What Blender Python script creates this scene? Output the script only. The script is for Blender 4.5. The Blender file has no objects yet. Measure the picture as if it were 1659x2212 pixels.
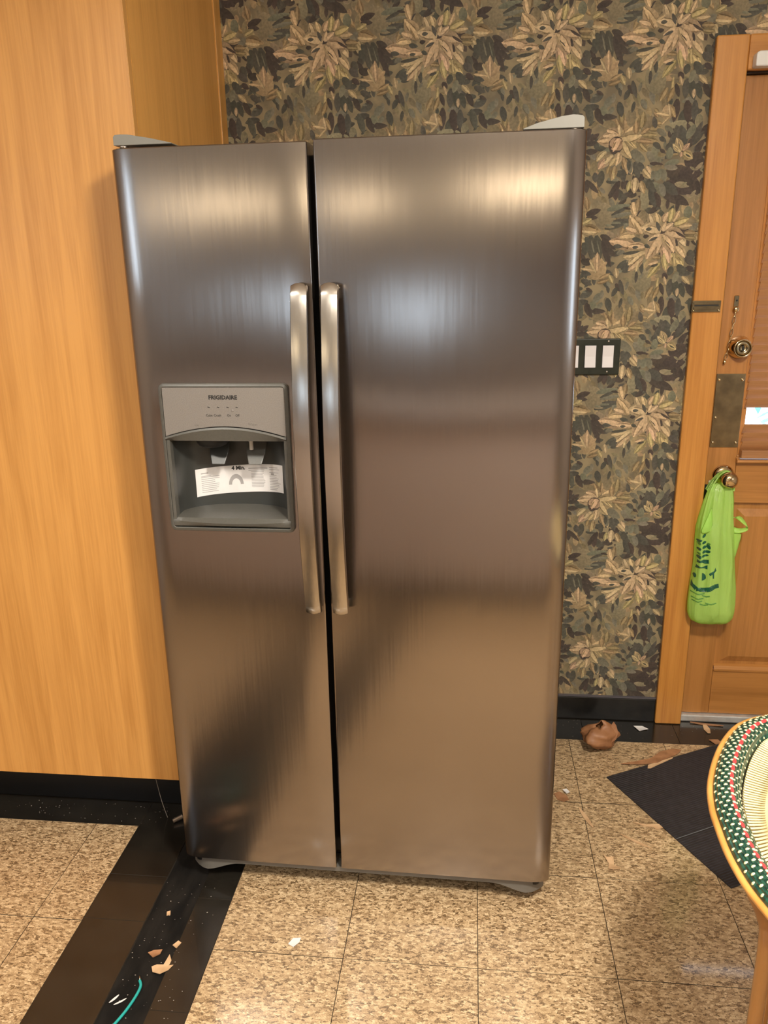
import bpy, bmesh, math, random
from mathutils import Vector, Matrix
random.seed(7)
S = bpy.context.scene
PI = math.pi

# ---------------------------------------------------------------- camera
F_PX, PITCH, YAW, ROLL, EYE = 1717.63, 0.291783, -0.111033, -0.018091, 1.49171
fwd = Vector((math.sin(YAW)*math.cos(PITCH), math.cos(YAW)*math.cos(PITCH), -math.sin(PITCH)))
r0 = Vector((math.cos(YAW), -math.sin(YAW), 0)); u0 = r0.cross(fwd)
rt = r0*math.cos(ROLL) + u0*math.sin(ROLL); up = rt.cross(fwd)
cd = bpy.data.cameras.new('camera'); cam = bpy.data.objects.new('camera', cd); S.collection.objects.link(cam)
cam.matrix_world = Matrix(((rt.x, up.x, -fwd.x, 0), (rt.y, up.y, -fwd.y, 0), (rt.z, up.z, -fwd.z, EYE), (0, 0, 0, 1)))
cd.sensor_fit = 'HORIZONTAL'; cd.sensor_width = 36.0; cd.lens = F_PX/1659*36; cd.clip_start = 0.02
S.camera = cam

# ---------------------------------------------------------------- daylight, lamps, exposure
S.view_settings.view_transform = 'Standard'; S.view_settings.look = 'None'
S.view_settings.gamma = 1; S.view_settings.use_curve_mapping = False
S.view_settings.exposure = 0.7
W = bpy.data.worlds.new('sky'); S.world = W; W.use_nodes = True
bg = W.node_tree.nodes['Background']; bg.inputs[0].default_value = (0.62, 0.80, 1.0, 1); bg.inputs[1].default_value = 4.2
def area_lamp(name, loc, aim, size, watts, col, size_y=None):
    l = bpy.data.lights.new(name, 'AREA'); l.energy = watts; l.color = col; l.size = size
    if size_y: l.shape = 'RECTANGLE'; l.size_y = size_y
    o = bpy.data.objects.new(name, l); S.collection.objects.link(o); o.location = loc
    o.rotation_euler = (Vector(aim)-Vector(loc)).to_track_quat('-Z', 'Y').to_euler()
    return o
WARM = (1.0, 0.93, 0.82)
def can(name, x, y, watts, size=.24, spread=165):
    o = area_lamp(name, (x, y, 2.425), (x, y, 0), size, watts, WARM); o.data.spread = math.radians(spread)
can('ceiling_lamp_light', 0.50, 0.25, 27)
gl = bpy.data.lights.new('globe_lamp_light', 'POINT'); gl.energy = 36; gl.color = WARM; gl.shadow_soft_size = .09
go = bpy.data.objects.new('globe_lamp_light', gl); S.collection.objects.link(go); go.location = (0.50, 0.28, 2.32)
can('left_lamp_light', -1.25, 0.05, 15)
can('rear_fill_light', -0.4, -0.95, 13)  # unseen fill light added behind the camera to brighten the wood fronts
can('far_fill_light', 1.4, -1.2, 18)  # second unseen fill light added at the right rear

# ---------------------------------------------------------------- helpers
OFF = {}
def link(o): S.collection.objects.link(o); return o
def tag(o, label=None, cat=None, group=None, kind=None):
    for k, v in (('label', label), ('category', cat), ('group', group), ('kind', kind)):
        if v: o[k] = v
    return o
def thing(name, label, cat, at, group=None, rotz=0.0, fallback=None):
    """an Empty at the thing's base; its parts are given in the same space as `at`"""
    o = link(bpy.data.objects.new(name, None)); a = Vector(at); OFF[o.name] = a
    o.location = at if fallback is None else fallback; o.rotation_euler = (0, 0, rotz)
    o.empty_display_size = 0.1
    return tag(o, label, cat, group)
def mesh(name, V, F, m, parent=None, smooth=False, uv=None, cols=None, kind=None, label=None):
    off = OFF[parent.name] if parent else Vector((0, 0, 0))
    me = bpy.data.meshes.new(name)
    me.from_pydata([tuple(Vector(v)-off) for v in V], [], F); me.update()
    for mm in (m if isinstance(m, (list, tuple)) else [m]): me.materials.append(mm)
    if smooth: me.polygons.foreach_set('use_smooth', [True]*len(me.polygons))
    if uv:
        l = me.uv_layers.new(name='UVMap')
        for lp in me.loops: l.data[lp.index].uv = uv[lp.vertex_index]
    if cols:
        a = me.color_attributes.new('tint', 'FLOAT_COLOR', 'POINT')
        a.data.foreach_set('color', [c for q in cols for c in (q[0], q[1], q[2], 1.0)])
    o = link(bpy.data.objects.new(name, me))
    if parent: o.parent = parent; OFF[o.name] = off
    if kind: o['kind'] = kind
    if label: o['label'] = label
    return o
def bevel(o, w, seg=2, ang=0.6):
    b = o.modifiers.new('bevel', 'BEVEL'); b.width = w; b.segments = seg; b.limit_method = 'ANGLE'; b.angle_limit = ang
    return o
def boxes(L):
    V, F = [], []
    for (x0, x1, y0, y1, z0, z1) in L:
        n = len(V)
        V += [(x0,y0,z0),(x1,y0,z0),(x1,y1,z0),(x0,y1,z0),(x0,y0,z1),(x1,y0,z1),(x1,y1,z1),(x0,y1,z1)]
        F += [tuple(n+i for i in f) for f in ((0,3,2,1),(4,5,6,7),(0,1,5,4),(1,2,6,5),(2,3,7,6),(3,0,4,7))]
    return V, F
def box(name, x0, x1, y0, y1, z0, z1, m, parent=None, bev=0.0, **k):
    o = mesh(name, *boxes([(x0, x1, y0, y1, z0, z1)]), m, parent, **k)
    if bev: bevel(o, bev)
    return o
def prism(poly, axis, a, b):
    """extrude a 2D outline between a and b along an axis: 'y' -> poly is (x,z); 'z' -> (x,y); 'x' -> (y,z)"""
    f = {'y': lambda p, t: (p[0], t, p[1]), 'z': lambda p, t: (p[0], p[1], t), 'x': lambda p, t: (t, p[0], p[1])}[axis]
    n = len(poly); V = [f(p, a) for p in poly] + [f(p, b) for p in poly]
    F = [tuple(range(n)), tuple(range(2*n-1, n-1, -1))] + [(i, n+i, n+(i+1) % n, (i+1) % n) for i in range(n)]
    return V, F
def fixn(o):
    bm = bmesh.new(); bm.from_mesh(o.data); bmesh.ops.recalc_face_normals(bm, faces=bm.faces); bm.to_mesh(o.data); bm.free(); return o
def tube(path, rad, seg=10, closed=False, flat=1.0):
    P = [Vector(p) for p in path]; n = len(P); V, F = [], []
    rr = rad if isinstance(rad, (list, tuple)) else [rad]*n
    prev = None
    for i, p in enumerate(P):
        t = (P[(i+1) % n]-P[i-1]) if closed else (P[min(i+1, n-1)]-P[max(i-1, 0)])
        t.normalize()
        a = prev - t*prev.dot(t) if prev else t.cross(Vector((0.13, 0.2, 0.97)) if abs(t.z) < .9 else Vector((1, 0.1, 0)))
        a.normalize(); prev = a; b = t.cross(a)
        for k in range(seg):
            w = 2*PI*k/seg; V.append(p + (a*math.cos(w) + b*math.sin(w)*flat)*rr[i])
    m = n if closed else n-1
    for i in range(m):
        for k in range(seg):
            j = (i+1) % n; F.append((i*seg+k, i*seg+(k+1) % seg, j*seg+(k+1) % seg, j*seg+k))
    if not closed: F += [tuple(range(seg-1, -1, -1)), tuple((n-1)*seg+k for k in range(seg))]
    return V, F
def lathe(prof, c, axis='-y', seg=24):
    """profile of (radius, distance along the axis) turned about an axis through c"""
    V, F = [], []; c = Vector(c)
    for r, d in prof:
        for k in range(seg):
            w = 2*PI*k/seg; x, y = r*math.cos(w), r*math.sin(w)
            V.append(c + (Vector((x, -d, y)) if axis == '-y' else Vector((x, y, d))))
    n = len(prof)
    for i in range(n-1):
        for k in range(seg): F.append((i*seg+k, i*seg+(k+1) % seg, (i+1)*seg+(k+1) % seg, (i+1)*seg+k))
    F += [tuple(range(seg-1, -1, -1)), tuple((n-1)*seg+k for k in range(seg))]
    return V, F
def spline(pts, n=8, closed=False):
    P = [Vector(p) for p in pts]; m = len(P); out = []
    for i in range(m if closed else m-1):
        g = (lambda j: P[j % m]) if closed else (lambda j: P[max(0, min(m-1, j))])
        a, b, c, d = g(i-1), g(i), g(i+1), g(i+2)
        for k in range(n):
            t = k/n
            out.append(0.5*((2*b) + (c-a)*t + (2*a-5*b+4*c-d)*t*t + (3*b-a-3*c+d)*t**3))
    if not closed: out.append(P[-1])
    return out
def text2d(s, h, bold=.02):
    cu = bpy.data.curves.new('txt', 'FONT'); cu.body = s; cu.size = h/0.7; cu.resolution_u = 2; cu.align_x = 'CENTER'; cu.offset = h*bold
    o = link(bpy.data.objects.new('txt', cu)); bpy.context.view_layer.update()
    me = bpy.data.meshes.new_from_object(o.evaluated_get(bpy.context.evaluated_depsgraph_get()))
    V = [(v.co.x, v.co.y) for v in me.vertices]; F = [tuple(p.vertices) for p in me.polygons]
    bpy.data.objects.remove(o); bpy.data.curves.remove(cu); bpy.data.meshes.remove(me)
    return V, F

# ---------------------------------------------------------------- materials
def N(t, typ, **k):
    n = t.nodes.new('ShaderNode'+typ)
    for a, v in k.items():
        if a in n.inputs: n.inputs[a].default_value = v
        else: setattr(n, a, v)
    return n
def mat(name, col=(.5, .5, .5), rough=.5, metal=0.0, **k):
    m = bpy.data.materials.new(name); m.use_nodes = True; t = m.node_tree
    b = t.nodes['Principled BSDF']
    b.inputs['Base Color'].default_value = (*col, 1); b.inputs['Roughness'].default_value = rough; b.inputs['Metallic'].default_value = metal
    for a, v in k.items(): b.inputs[a.replace('_', ' ')].default_value = v
    return m
def nodes(m): return m.node_tree, m.node_tree.nodes['Principled BSDF'], m.node_tree.links
def ramp(t, stops):
    r = N(t, 'ValToRGB'); e = r.color_ramp.elements
    e[0].position, e[0].color = stops[0][0], (*stops[0][1], 1); e[1].position, e[1].color = stops[-1][0], (*stops[-1][1], 1)
    for p, c in stops[1:-1]:
        x = e.new(p); x.color = (*c, 1)
    return r
def coords(t, scale, kind='Object'):
    tc = N(t, 'TexCoord'); mp = N(t, 'Mapping'); mp.inputs['Scale'].default_value = scale
    t.links.new(tc.outputs[kind], mp.inputs[0]); return mp
def bump(t, b, src, strength, dist=.002):
    bp = N(t, 'Bump'); bp.inputs['Strength'].default_value = strength; bp.inputs['Distance'].default_value = dist
    t.links.new(src, bp.inputs['Height']); t.links.new(bp.outputs[0], b.inputs['Normal']); return bp
def noisy(name, c1, c2, scale, rough=.5, metal=0, bmp=.15, detail=4, stretch=(1, 1, 1), lo=.35, hi=.65, dist=.002, **k):
    m = mat(name, c1, rough, metal, **k); t, b, L = nodes(m)
    mp = coords(t, stretch); n = N(t, 'TexNoise', Scale=scale, Detail=detail); L.new(mp.outputs[0], n.inputs['Vector'])
    r = ramp(t, [(lo, c1), (hi, c2)]); L.new(n.outputs['Fac'], r.inputs[0]); L.new(r.outputs[0], b.inputs['Base Color'])
    if bmp: bump(t, b, n.outputs['Fac'], bmp, dist)
    return m
def wood(name, c1, c2, rough=.38, horiz=False, grain=1.0, coat=.15):
    m = mat(name, c1, rough, Coat_Weight=coat, Coat_Roughness=.25); t, b, L = nodes(m)
    sc = (1.0, 22, 22) if horiz else (22, 22, 1.0)
    mp = coords(t, sc); n = N(t, 'TexNoise', Scale=1.6, Detail=5, Roughness=.6, Distortion=.35); L.new(mp.outputs[0], n.inputs['Vector'])
    s2 = (4, 160, 160) if horiz else (160, 160, 4)
    mp2 = coords(t, s2); n2 = N(t, 'TexNoise', Scale=1.5, Detail=3); L.new(mp2.outputs[0], n2.inputs['Vector'])
    mx = N(t, 'Math', operation='MULTIPLY_ADD'); mx.inputs[1].default_value = .35*grain
    L.new(n2.outputs['Fac'], mx.inputs[0]); L.new(n.outputs['Fac'], mx.inputs[2])
    r = ramp(t, [(.45, c2), (.62, tuple((a+b_)/2 for a, b_ in zip(c1, c2))), (.8, c1)]); L.new(mx.outputs[0], r.inputs[0])
    L.new(r.outputs[0], b.inputs['Base Color']); bump(t, b, mx.outputs[0], .06, .001)
    return m
M = {}
M['oak'] = wood('oak_veneer', (.66, .325, .085), (.50, .225, .05), rough=.42, coat=.1)
M['oak_side'] = wood('oak_side_veneer', (.74, .37, .09), (.60, .28, .055), rough=.42, coat=.1)
M['oak_edge'] = wood('oak_edge_band', (.70, .36, .10), (.58, .28, .07), rough=.45)
M['casing'] = wood('casing_wood', (.60, .265, .055), (.44, .17, .03), rough=.3, coat=.4)
M['casing_h'] = wood('casing_wood_level', (.60, .265, .055), (.44, .17, .03), rough=.3, horiz=True, coat=.4)
M['door'] = wood('door_wood', (.46, .20, .05), (.33, .135, .03), rough=.3, coat=.5)
M['door_h'] = wood('door_wood_level', (.46, .20, .05), (.33, .135, .03), rough=.3, horiz=True, coat=.5)
M['slat'] = wood('blind_slat_wood', (.42, .20, .08), (.30, .135, .05), rough=.35, horiz=True, coat=.25)
M['rear_wood'] = wood('rear_cabinet_wood', (.22, .16, .115), (.15, .11, .08), rough=.45)
M['black_toe'] = mat('black_toe_kick', (.006, .006, .006), .35)
M['black_base'] = noisy('black_baseboard', (.006, .0055, .005), (.014, .012, .010), 30, rough=.3, bmp=.05)
M['joint'] = mat('dirty_tile_edge', (.045, .032, .02), .8)
M['plaster'] = noisy('painted_plaster', (.34, .295, .26), (.38, .335, .295), 6, rough=.8, bmp=.05)
M['ceiling'] = noisy('ceiling_paint', (.72, .68, .62), (.78, .74, .68), 8, rough=.9, bmp=.05)
M['subfloor'] = noisy('subfloor', (.05, .038, .026), (.03, .024, .018), 20, rough=.8)
M['glue'] = noisy('dirty_glue_bed', (.002, .0018, .0015), (.012, .010, .008), 28, rough=.75, bmp=.7, dist=.004, stretch=(1, .35, 1), Specular_IOR_Level=.25)
M['white_trim'] = mat('white_trim', (.78, .76, .72), .4)
M['alu'] = noisy('worn_aluminium_sill', (.72, .70, .66), (.52, .50, .46), 25, rough=.3, metal=.55, bmp=.1)

def vinyl(name, cols, rough, coat):
    m = mat(name, cols[0], rough, Coat_Weight=coat, Coat_Roughness=.07); t, b, L = nodes(m)
    oi = N(t, 'ObjectInfo'); geo = N(t, 'NewGeometry')
    sc = N(t, 'VectorMath', operation='SCALE'); sc.inputs[3].default_value = 13.0
    cmb = N(t, 'CombineXYZ'); L.new(oi.outputs['Random'], cmb.inputs[0]); L.new(oi.outputs['Random'], cmb.inputs[1])
    L.new(cmb.outputs[0], sc.inputs[0])
    ad = N(t, 'VectorMath', operation='ADD'); L.new(geo.outputs['Position'], ad.inputs[0]); L.new(sc.outputs[0], ad.inputs[1])
    mp = N(t, 'Mapping'); mp.inputs['Scale'].default_value = (128, 250, 1); mp.inputs['Rotation'].default_value = (0, 0, .12); L.new(ad.outputs[0], mp.inputs[0])
    wn = N(t, 'TexNoise', Scale=.9, Detail=2); L.new(mp.outputs[0], wn.inputs['Vector'])
    wa = N(t, 'VectorMath', operation='SCALE'); wa.inputs[3].default_value = 2.2; L.new(wn.outputs['Color'], wa.inputs[0])
    a2 = N(t, 'VectorMath', operation='ADD'); L.new(mp.outputs[0], a2.inputs[0]); L.new(wa.outputs[0], a2.inputs[1])
    v = N(t, 'TexVoronoi', Scale=1.0); L.new(a2.outputs[0], v.inputs['Vector'])
    sp = N(t, 'SeparateColor'); L.new(v.outputs['Color'], sp.inputs[0])
    n = N(t, 'TexNoise', Scale=2.2, Detail=4); L.new(mp.outputs[0], n.inputs['Vector'])
    mx = N(t, 'Math', operation='MULTIPLY_ADD'); mx.inputs[1].default_value = .42; L.new(sp.outputs[0], mx.inputs[0])
    h = N(t, 'Math', operation='MULTIPLY'); h.inputs[1].default_value = .62; L.new(n.outputs['Fac'], h.inputs[0]); L.new(h.outputs[0], mx.inputs[2])
    r = ramp(t, [(.33, cols[0]), (.42, cols[1]), (.53, cols[2]), (.63, cols[3]), (.75, cols[4])]); L.new(mx.outputs[0], r.inputs[0])
    L.new(r.outputs[0], b.inputs['Base Color'])
    n3 = N(t, 'TexNoise', Scale=45, Detail=2); L.new(geo.outputs['Position'], n3.inputs['Vector']); bump(t, b, n3.outputs['Fac'], .08, .002)
    return m
M['tile'] = vinyl('speckled_vinyl_tile', [(.13, .078, .036), (.33, .216, .112), (.445, .305, .165), (.52, .368, .205), (.72, .55, .335)], .33, .45)
M['black_tile'] = noisy('black_vinyl_tile', (.0125, .0105, .008), (.019, .016, .012), 12, rough=.22, bmp=.04, Coat_Weight=.3)

def steel(name, col, rough, aniso, wav=.10, horiz=True):
    m = mat(name, col, rough, 1.0, Anisotropic=aniso); t, b, L = nodes(m)
    geo = N(t, 'NewGeometry'); cr = N(t, 'VectorMath', operation='CROSS_PRODUCT')
    cr.inputs[0].default_value = (0, 0, 1); L.new(geo.outputs['Normal'], cr.inputs[1]); L.new(cr.outputs[0], b.inputs['Tangent'])
    mp = coords(t, (240, 240, 4)); n = N(t, 'TexNoise', Scale=1, Detail=3); L.new(mp.outputs[0], n.inputs['Vector'])
    r = N(t, 'MapRange'); r.inputs[3].default_value = rough-.012; r.inputs[4].default_value = rough+.016
    L.new(n.outputs['Fac'], r.inputs[0]); L.new(r.outputs[0], b.inputs['Roughness'])
    def jitter(scale, amt, detail):
        mp2 = coords(t, scale); n2 = N(t, 'TexNoise', Scale=1.0, Detail=detail); L.new(mp2.outputs[0], n2.inputs['Vector'])
        c = N(t, 'VectorMath', operation='SUBTRACT'); c.inputs[1].default_value = (.5, .5, .5); L.new(n2.outputs['Color'], c.inputs[0])
        s = N(t, 'VectorMath', operation='MULTIPLY'); s.inputs[1].default_value = amt; L.new(c.outputs[0], s.inputs[0]); return s
    a, c = jitter((1.5, 1.5, 2.0), (wav*.15, wav*.15, wav*.45), 0), jitter((270, 270, 4), (.05, .05, .012), 2)
    s1 = N(t, 'VectorMath', operation='ADD'); L.new(a.outputs[0], s1.inputs[0]); L.new(c.outputs[0], s1.inputs[1])
    s2 = N(t, 'VectorMath', operation='ADD'); L.new(s1.outputs[0], s2.inputs[0]); L.new(geo.outputs['Normal'], s2.inputs[1])
    nz = N(t, 'VectorMath', operation='NORMALIZE'); L.new(s2.outputs[0], nz.inputs[0]); L.new(nz.outputs[0], b.inputs['Normal'])
    return m
M['steel'] = steel('brushed_steel', (.335, .295, .265), .20, .8, wav=.16)
M['handle'] = steel('brushed_handle_steel', (.50, .46, .41), .22, .5, wav=.3)
M['case'] = mat('charcoal_case', (.03, .03, .03), .5)
M['gasket'] = mat('black_gasket', (.004, .004, .004), .6)
M['grey_pl'] = noisy('grey_plastic', (.085, .082, .070), (.095, .09, .078), 200, rough=.35, bmp=.05)
M['dark_pl'] = mat('dark_grey_plastic', (.040, .041, .037), .3)
M['panel'] = noisy('silver_control_panel', (.235, .21, .19), (.275, .25, .22), 500, rough=.42, metal=.35, bmp=.08)
M['cap'] = mat('silver_grey_plastic', (.20, .19, .16), .35)
M['grille'] = mat('grey_grille_plastic', (.15, .14, .122), .35)
M['ink'] = mat('black_ink', (.012, .011, .010), .6)
M['ink_grey'] = mat('grey_ink', (.17, .15, .13), .6)
M['ink_soft'] = mat('soft_grey_ink', (.36, .34, .33), .7)
M['paper'] = noisy('white_paper', (.80, .77, .75), (.72, .69, .67), 15, rough=.7, bmp=.05)
M['nozzle'] = mat('pale_nozzle', (.55, .53, .50), .35)
M['brass'] = noisy('polished_brass', (.72, .56, .33), (.58, .44, .25), 20, rough=.13, metal=1.0, bmp=.06, stretch=(1, 1, 3))
M['brass_old'] = noisy('tarnished_brass', (.44, .36, .22), (.28, .23, .145), 26, rough=.2, metal=1.0, bmp=.1)
M['switch'] = mat('white_switch', (.80, .76, .76), .3)
M['plate'] = noisy('dark_green_plate', (.022, .026, .017), (.03, .034, .024), 40, rough=.25, bmp=.05)
M['rubber'] = noisy('black_ribbed_rubber', (.016, .014, .016), (.026, .023, .026), 60, rough=.5, bmp=.2)
M['leaf'] = noisy('dry_brown_leaf', (.36, .165, .07), (.24, .10, .04), 22, rough=.55, bmp=.3)
M['bark'] = noisy('wood_splinter', (.42, .21, .10), (.27, .125, .055), 30, rough=.6, bmp=.3)
M['pale_chip'] = noisy('pale_wood_chip', (.66, .44, .25), (.54, .34, .18), 30, rough=.6, bmp=.2)
M['dust'] = noisy('pale_dust', (.45, .40, .34), (.30, .26, .22), 60, rough=.9, bmp=0)
M['teal'] = mat('teal_insulation', (.02, .36, .33), .35)
M['bolt'] = mat('zinc_bolt', (.65, .58, .5), .25, 1.0)
M['rattan'] = noisy('peeled_rattan_pole', (.66, .33, .085), (.52, .23, .05), 18, rough=.3, bmp=.1, Coat_Weight=.4)
M['cane_leg'] = noisy('bent_cane_leg', (.42, .19, .045), (.30, .12, .025), 12, rough=.35, bmp=.1, Coat_Weight=.3)
M['cream'] = mat('cream_strand', (.80, .70, .40), .35)
M['red'] = mat('red_strand', (.72, .05, .055), .3)
M['green_w'] = mat('green_woven_band', (.010, .050, .034), .22)
t, b, L = nodes(M['green_w'])
_uv = coords(t, (1, 1, 1), 'UV'); _c = N(t, 'TexChecker', Scale=1.0); L.new(_uv.outputs[0], _c.inputs[0])
_c.inputs[1].default_value = (.009, .042, .030, 1); _c.inputs[2].default_value = (.018, .075, .048, 1); L.new(_c.outputs[0], b.inputs['Base Color'])
_w = N(t, 'TexWave', Scale=.5, bands_direction='Y'); L.new(_uv.outputs[0], _w.inputs[0]); bump(t, b, _w.outputs['Fac'], .6, .003)
M['weave'] = mat('cream_cane_weave', (.74, .60, .30), .4)
t, b, L = nodes(M['weave'])
_uv = coords(t, (1, 1, 1), 'UV'); _w = N(t, 'TexWave', Scale=1.0, Distortion=.6, bands_direction='X'); L.new(_uv.outputs[0], _w.inputs[0])
_r = ramp(t, [(.0, (.42, .30, .12)), (.25, (.70, .55, .27)), (1, (.80, .67, .36))]); L.new(_w.outputs['Fac'], _r.inputs[0]); L.new(_r.outputs[0], b.inputs['Base Color'])
bump(t, b, _w.outputs['Fac'], .6, .002)
M['glass'] = mat('window_glass', (1, 1, 1), .02)
t, b, L = nodes(M['glass'])
_tr = N(t, 'BsdfTransparent'); _gl = N(t, 'BsdfGlossy', Roughness=.02); _mx = N(t, 'MixShader'); _mx.inputs[0].default_value = .06
L.new(_tr.outputs[0], _mx.inputs[1]); L.new(_gl.outputs[0], _mx.inputs[2]); L.new(_mx.outputs[0], t.nodes['Material Output'].inputs[0])
M['bag'] = mat('green_bag_film', (.60, .90, .24), .3)
t, b, L = nodes(M['bag'])
_tl = N(t, 'BsdfTranslucent'); _tl.inputs[0].default_value = (.75, 1, .25, 1); _mx = N(t, 'MixShader'); _mx.inputs[0].default_value = .45
_tp = N(t, 'BsdfTransparent'); _tp.inputs[0].default_value = (.75, 1, .5, 1); _m2 = N(t, 'MixShader'); _m2.inputs[0].default_value = .14
L.new(b.outputs[0], _mx.inputs[1]); L.new(_tl.outputs[0], _mx.inputs[2]); L.new(_mx.outputs[0], _m2.inputs[1]); L.new(_tp.outputs[0], _m2.inputs[2])
L.new(_m2.outputs[0], t.nodes['Material Output'].inputs[0])
_mp = coords(t, (26, 26, 5)); _n = N(t, 'TexNoise', Scale=1.5, Detail=3); L.new(_mp.outputs[0], _n.inputs['Vector']); bump(t, b, _n.outputs['Fac'], .8, .014)
M['bag_ink'] = mat('dark_green_ink', (.012, .10, .055), .4)
M['bag_ink_soft'] = mat('faded_green_ink', (.10, .28, .05), .5)
# wallpaper: ground and printed leaves
M['paper_ground'] = noisy('wallpaper_ground', (.30, .235, .130), (.17, .135, .082), 17, rough=.75, bmp=.05, lo=.4, hi=.62)
M['print'] = mat('wallpaper_print', (.3, .2, .1), .75)
t, b, L = nodes(M['print'])
_a = N(t, 'Attribute', attribute_name='tint'); _mp = coords(t, (1, 1, 1)); _n = N(t, 'TexNoise', Scale=150, Detail=3); L.new(_mp.outputs[0], _n.inputs['Vector'])
_r = ramp(t, [(.3, (.78, .78, .78)), (.7, (1.18, 1.18, 1.18))]); L.new(_n.outputs['Fac'], _r.inputs[0])
_mm = N(t, 'Mix', data_type='RGBA', blend_type='MULTIPLY'); _mm.inputs[0].default_value = 1.0
L.new(_a.outputs['Color'], _mm.inputs[6]); L.new(_r.outputs[0], _mm.inputs[7]); L.new(_mm.outputs[2], b.inputs['Base Color'])

# ================================================================ THE ROOM
XL, XR, YF, YB, ZC = -2.4, 2.3, -3.2, 2.5, 2.52
def struct(o): o['kind'] = 'structure'; return o
X0, Y1, T = 0.0342, 1.4196, 0.3048
BORDER, AX0, AX1, DX0, DX1 = 2.359, -0.920, -0.765, -0.662, X0-2*T
LEFTB = 1.820
fl = struct(box('floor', XL-.1, XR+.1, YF-.1, YB+.4, -.10, -.006, M['subfloor']))
OFF[fl.name] = Vector((0, 0, 0))
GAP = .0008
def tiles(xs, ys, m, name):
    for i in range(len(xs)-1):
        for j in range(len(ys)-1):
            dz = random.uniform(-.0003, .0003)
            o = box(name, xs[i]+GAP, xs[i+1]-GAP, ys[j]+GAP, ys[j+1]-GAP, -.0058, dz, [m, M['joint']], fl)
            for f in o.data.polygons: f.material_index = 1 if f.index > 1 else 0
# speckled field in front of the refrigerator, plain row lines on the 12 inch grid
xs = [X0+k*T for k in range(-2, 8)]; ys = [Y1+k*T for k in range(-15, 3)] + [BORDER]
tiles(xs, ys, M['tile'], 'floor_tile')
# speckled field left of the black strips
ysl = [1.475-k*T for k in range(15, -1, -1)] + [LEFTB]
tiles([XL] + [-1.044-k*T for k in range(4, -1, -1)] + [AX0], ysl, M['tile'], 'floor_tile')
# black border tiles: along the back wall, along the cabinet, and on both sides of the bare strip
tiles([DX1] + [X0+.055+k*T for k in range(-1, 7)], [BORDER, YB], M['black_tile'], 'border_tile')
tiles([XL+.02, -1.95, -1.5, AX0], [LEFTB, 1.97], M['black_tile'], 'border_tile')
tiles([AX0, AX1], [-3.1, -2.4, -1.7, -1.0, -.3, .4, .9, 1.18, 1.484, 1.633, 1.97], M['black_tile'], 'border_tile')
tiles([DX0, DX1], [-3.1, -2.4, -1.7, -1.0, -.3, .4, .95, 1.252, 1.57, 1.9, 2.2, 2.5], M['black_tile'], 'border_tile')
V, F = [], []
rg = random.Random(3)
nx, ny = 9, 150
for j in range(ny+1):
    for i in range(nx+1):
        x = AX1+.001 + (DX0-AX1-.002)*i/nx; y = -3.1 + 5.05*j/ny
        V.append((x, y, -.0052 + rg.uniform(0, .0022) + (.0012 if i in (0, nx) else 0)))
for j in range(ny):
    for i in range(nx): F.append((j*(nx+1)+i, j*(nx+1)+i+1, (j+1)*(nx+1)+i+1, (j+1)*(nx+1)+i))
mesh('glue_bed', V, F, M['glue'], fl, smooth=True)

DOOR_X0, DOOR_X1, DOOR_TOP = .728, 1.645, 2.0
wb = struct(mesh('wall_back', *boxes([(XL, DOOR_X0, YB, YB+.12, 0, ZC), (DOOR_X1, XR, YB, YB+.12, 0, ZC), (DOOR_X0, DOOR_X1, YB, YB+.12, DOOR_TOP, ZC)]), M['paper_ground']))
OFF[wb.name] = Vector((0, 0, 0))
SY0, SY1, LZ0, LZ1, RZ0, RZ1 = -.95, -.05, 1.45, 2.05, 1.05, 1.65
side = lambda xa, xb, za, zb: boxes([(xa, xb, YF, SY0, 0, ZC), (xa, xb, SY1, YB, 0, ZC), (xa, xb, SY0, SY1, 0, za), (xa, xb, SY0, SY1, zb, ZC)])
wl = struct(mesh('wall_left', *side(XL-.12, XL, LZ0, LZ1), M['plaster']))
wr = struct(mesh('wall_right', *side(XR, XR+.12, RZ0, RZ1), M['plaster']))
for nm, xc, za, zb in (('window_2', XL-.05, LZ0, LZ1), ('window_3', XR+.05, RZ0, RZ1)):
    o = struct(mesh(nm, *boxes([(xc-.03, xc+.03, SY0, SY1, za, za+.04), (xc-.03, xc+.03, SY0, SY1, zb-.04, zb), (xc-.03, xc+.03, SY0, SY0+.04, za, zb), (xc-.03, xc+.03, SY1-.04, SY1, za, zb)]), M['white_trim']))
    OFF[o.name] = Vector((0, 0, 0)); box('window_pane', xc-.003, xc+.003, SY0+.04, SY1-.04, za+.04, zb-.04, M['glass'], o)
WX0, WX1, WZ0, WZ1 = -1.75, -.85, 1.06, 1.44
wf = struct(mesh('wall_front', *boxes([(XL, WX0, YF-.12, YF, 0, ZC), (WX1, XR, YF-.12, YF, 0, ZC), (WX0, WX1, YF-.12, YF, 0, WZ0), (WX0, WX1, YF-.12, YF, WZ1, ZC)]), M['plaster']))
struct(box('ceiling', XL-.12, XR+.12, YF-.12, YB+.12, ZC, ZC+.1, M['ceiling']))
w1 = struct(mesh('window_1', *boxes([(WX0, WX1, YF-.08, YF-.02, WZ0, WZ0+.05), (WX0, WX1, YF-.08, YF-.02, WZ1-.05, WZ1), (WX0, WX0+.05, YF-.08, YF-.02, WZ0, WZ1), (WX1-.05, WX1, YF-.08, YF-.02, WZ0, WZ1), (-1.375, -1.325, YF-.08, YF-.02, WZ0, WZ1)]), M['white_trim']))
OFF[w1.name] = Vector((0, 0, 0))
for a, c in ((WX0+.05, -1.375), (-1.325, WX1-.05)): box('window_pane', a, c, YF-.055, YF-.05, WZ0+.05, WZ1-.05, M['glass'], w1)

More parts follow.
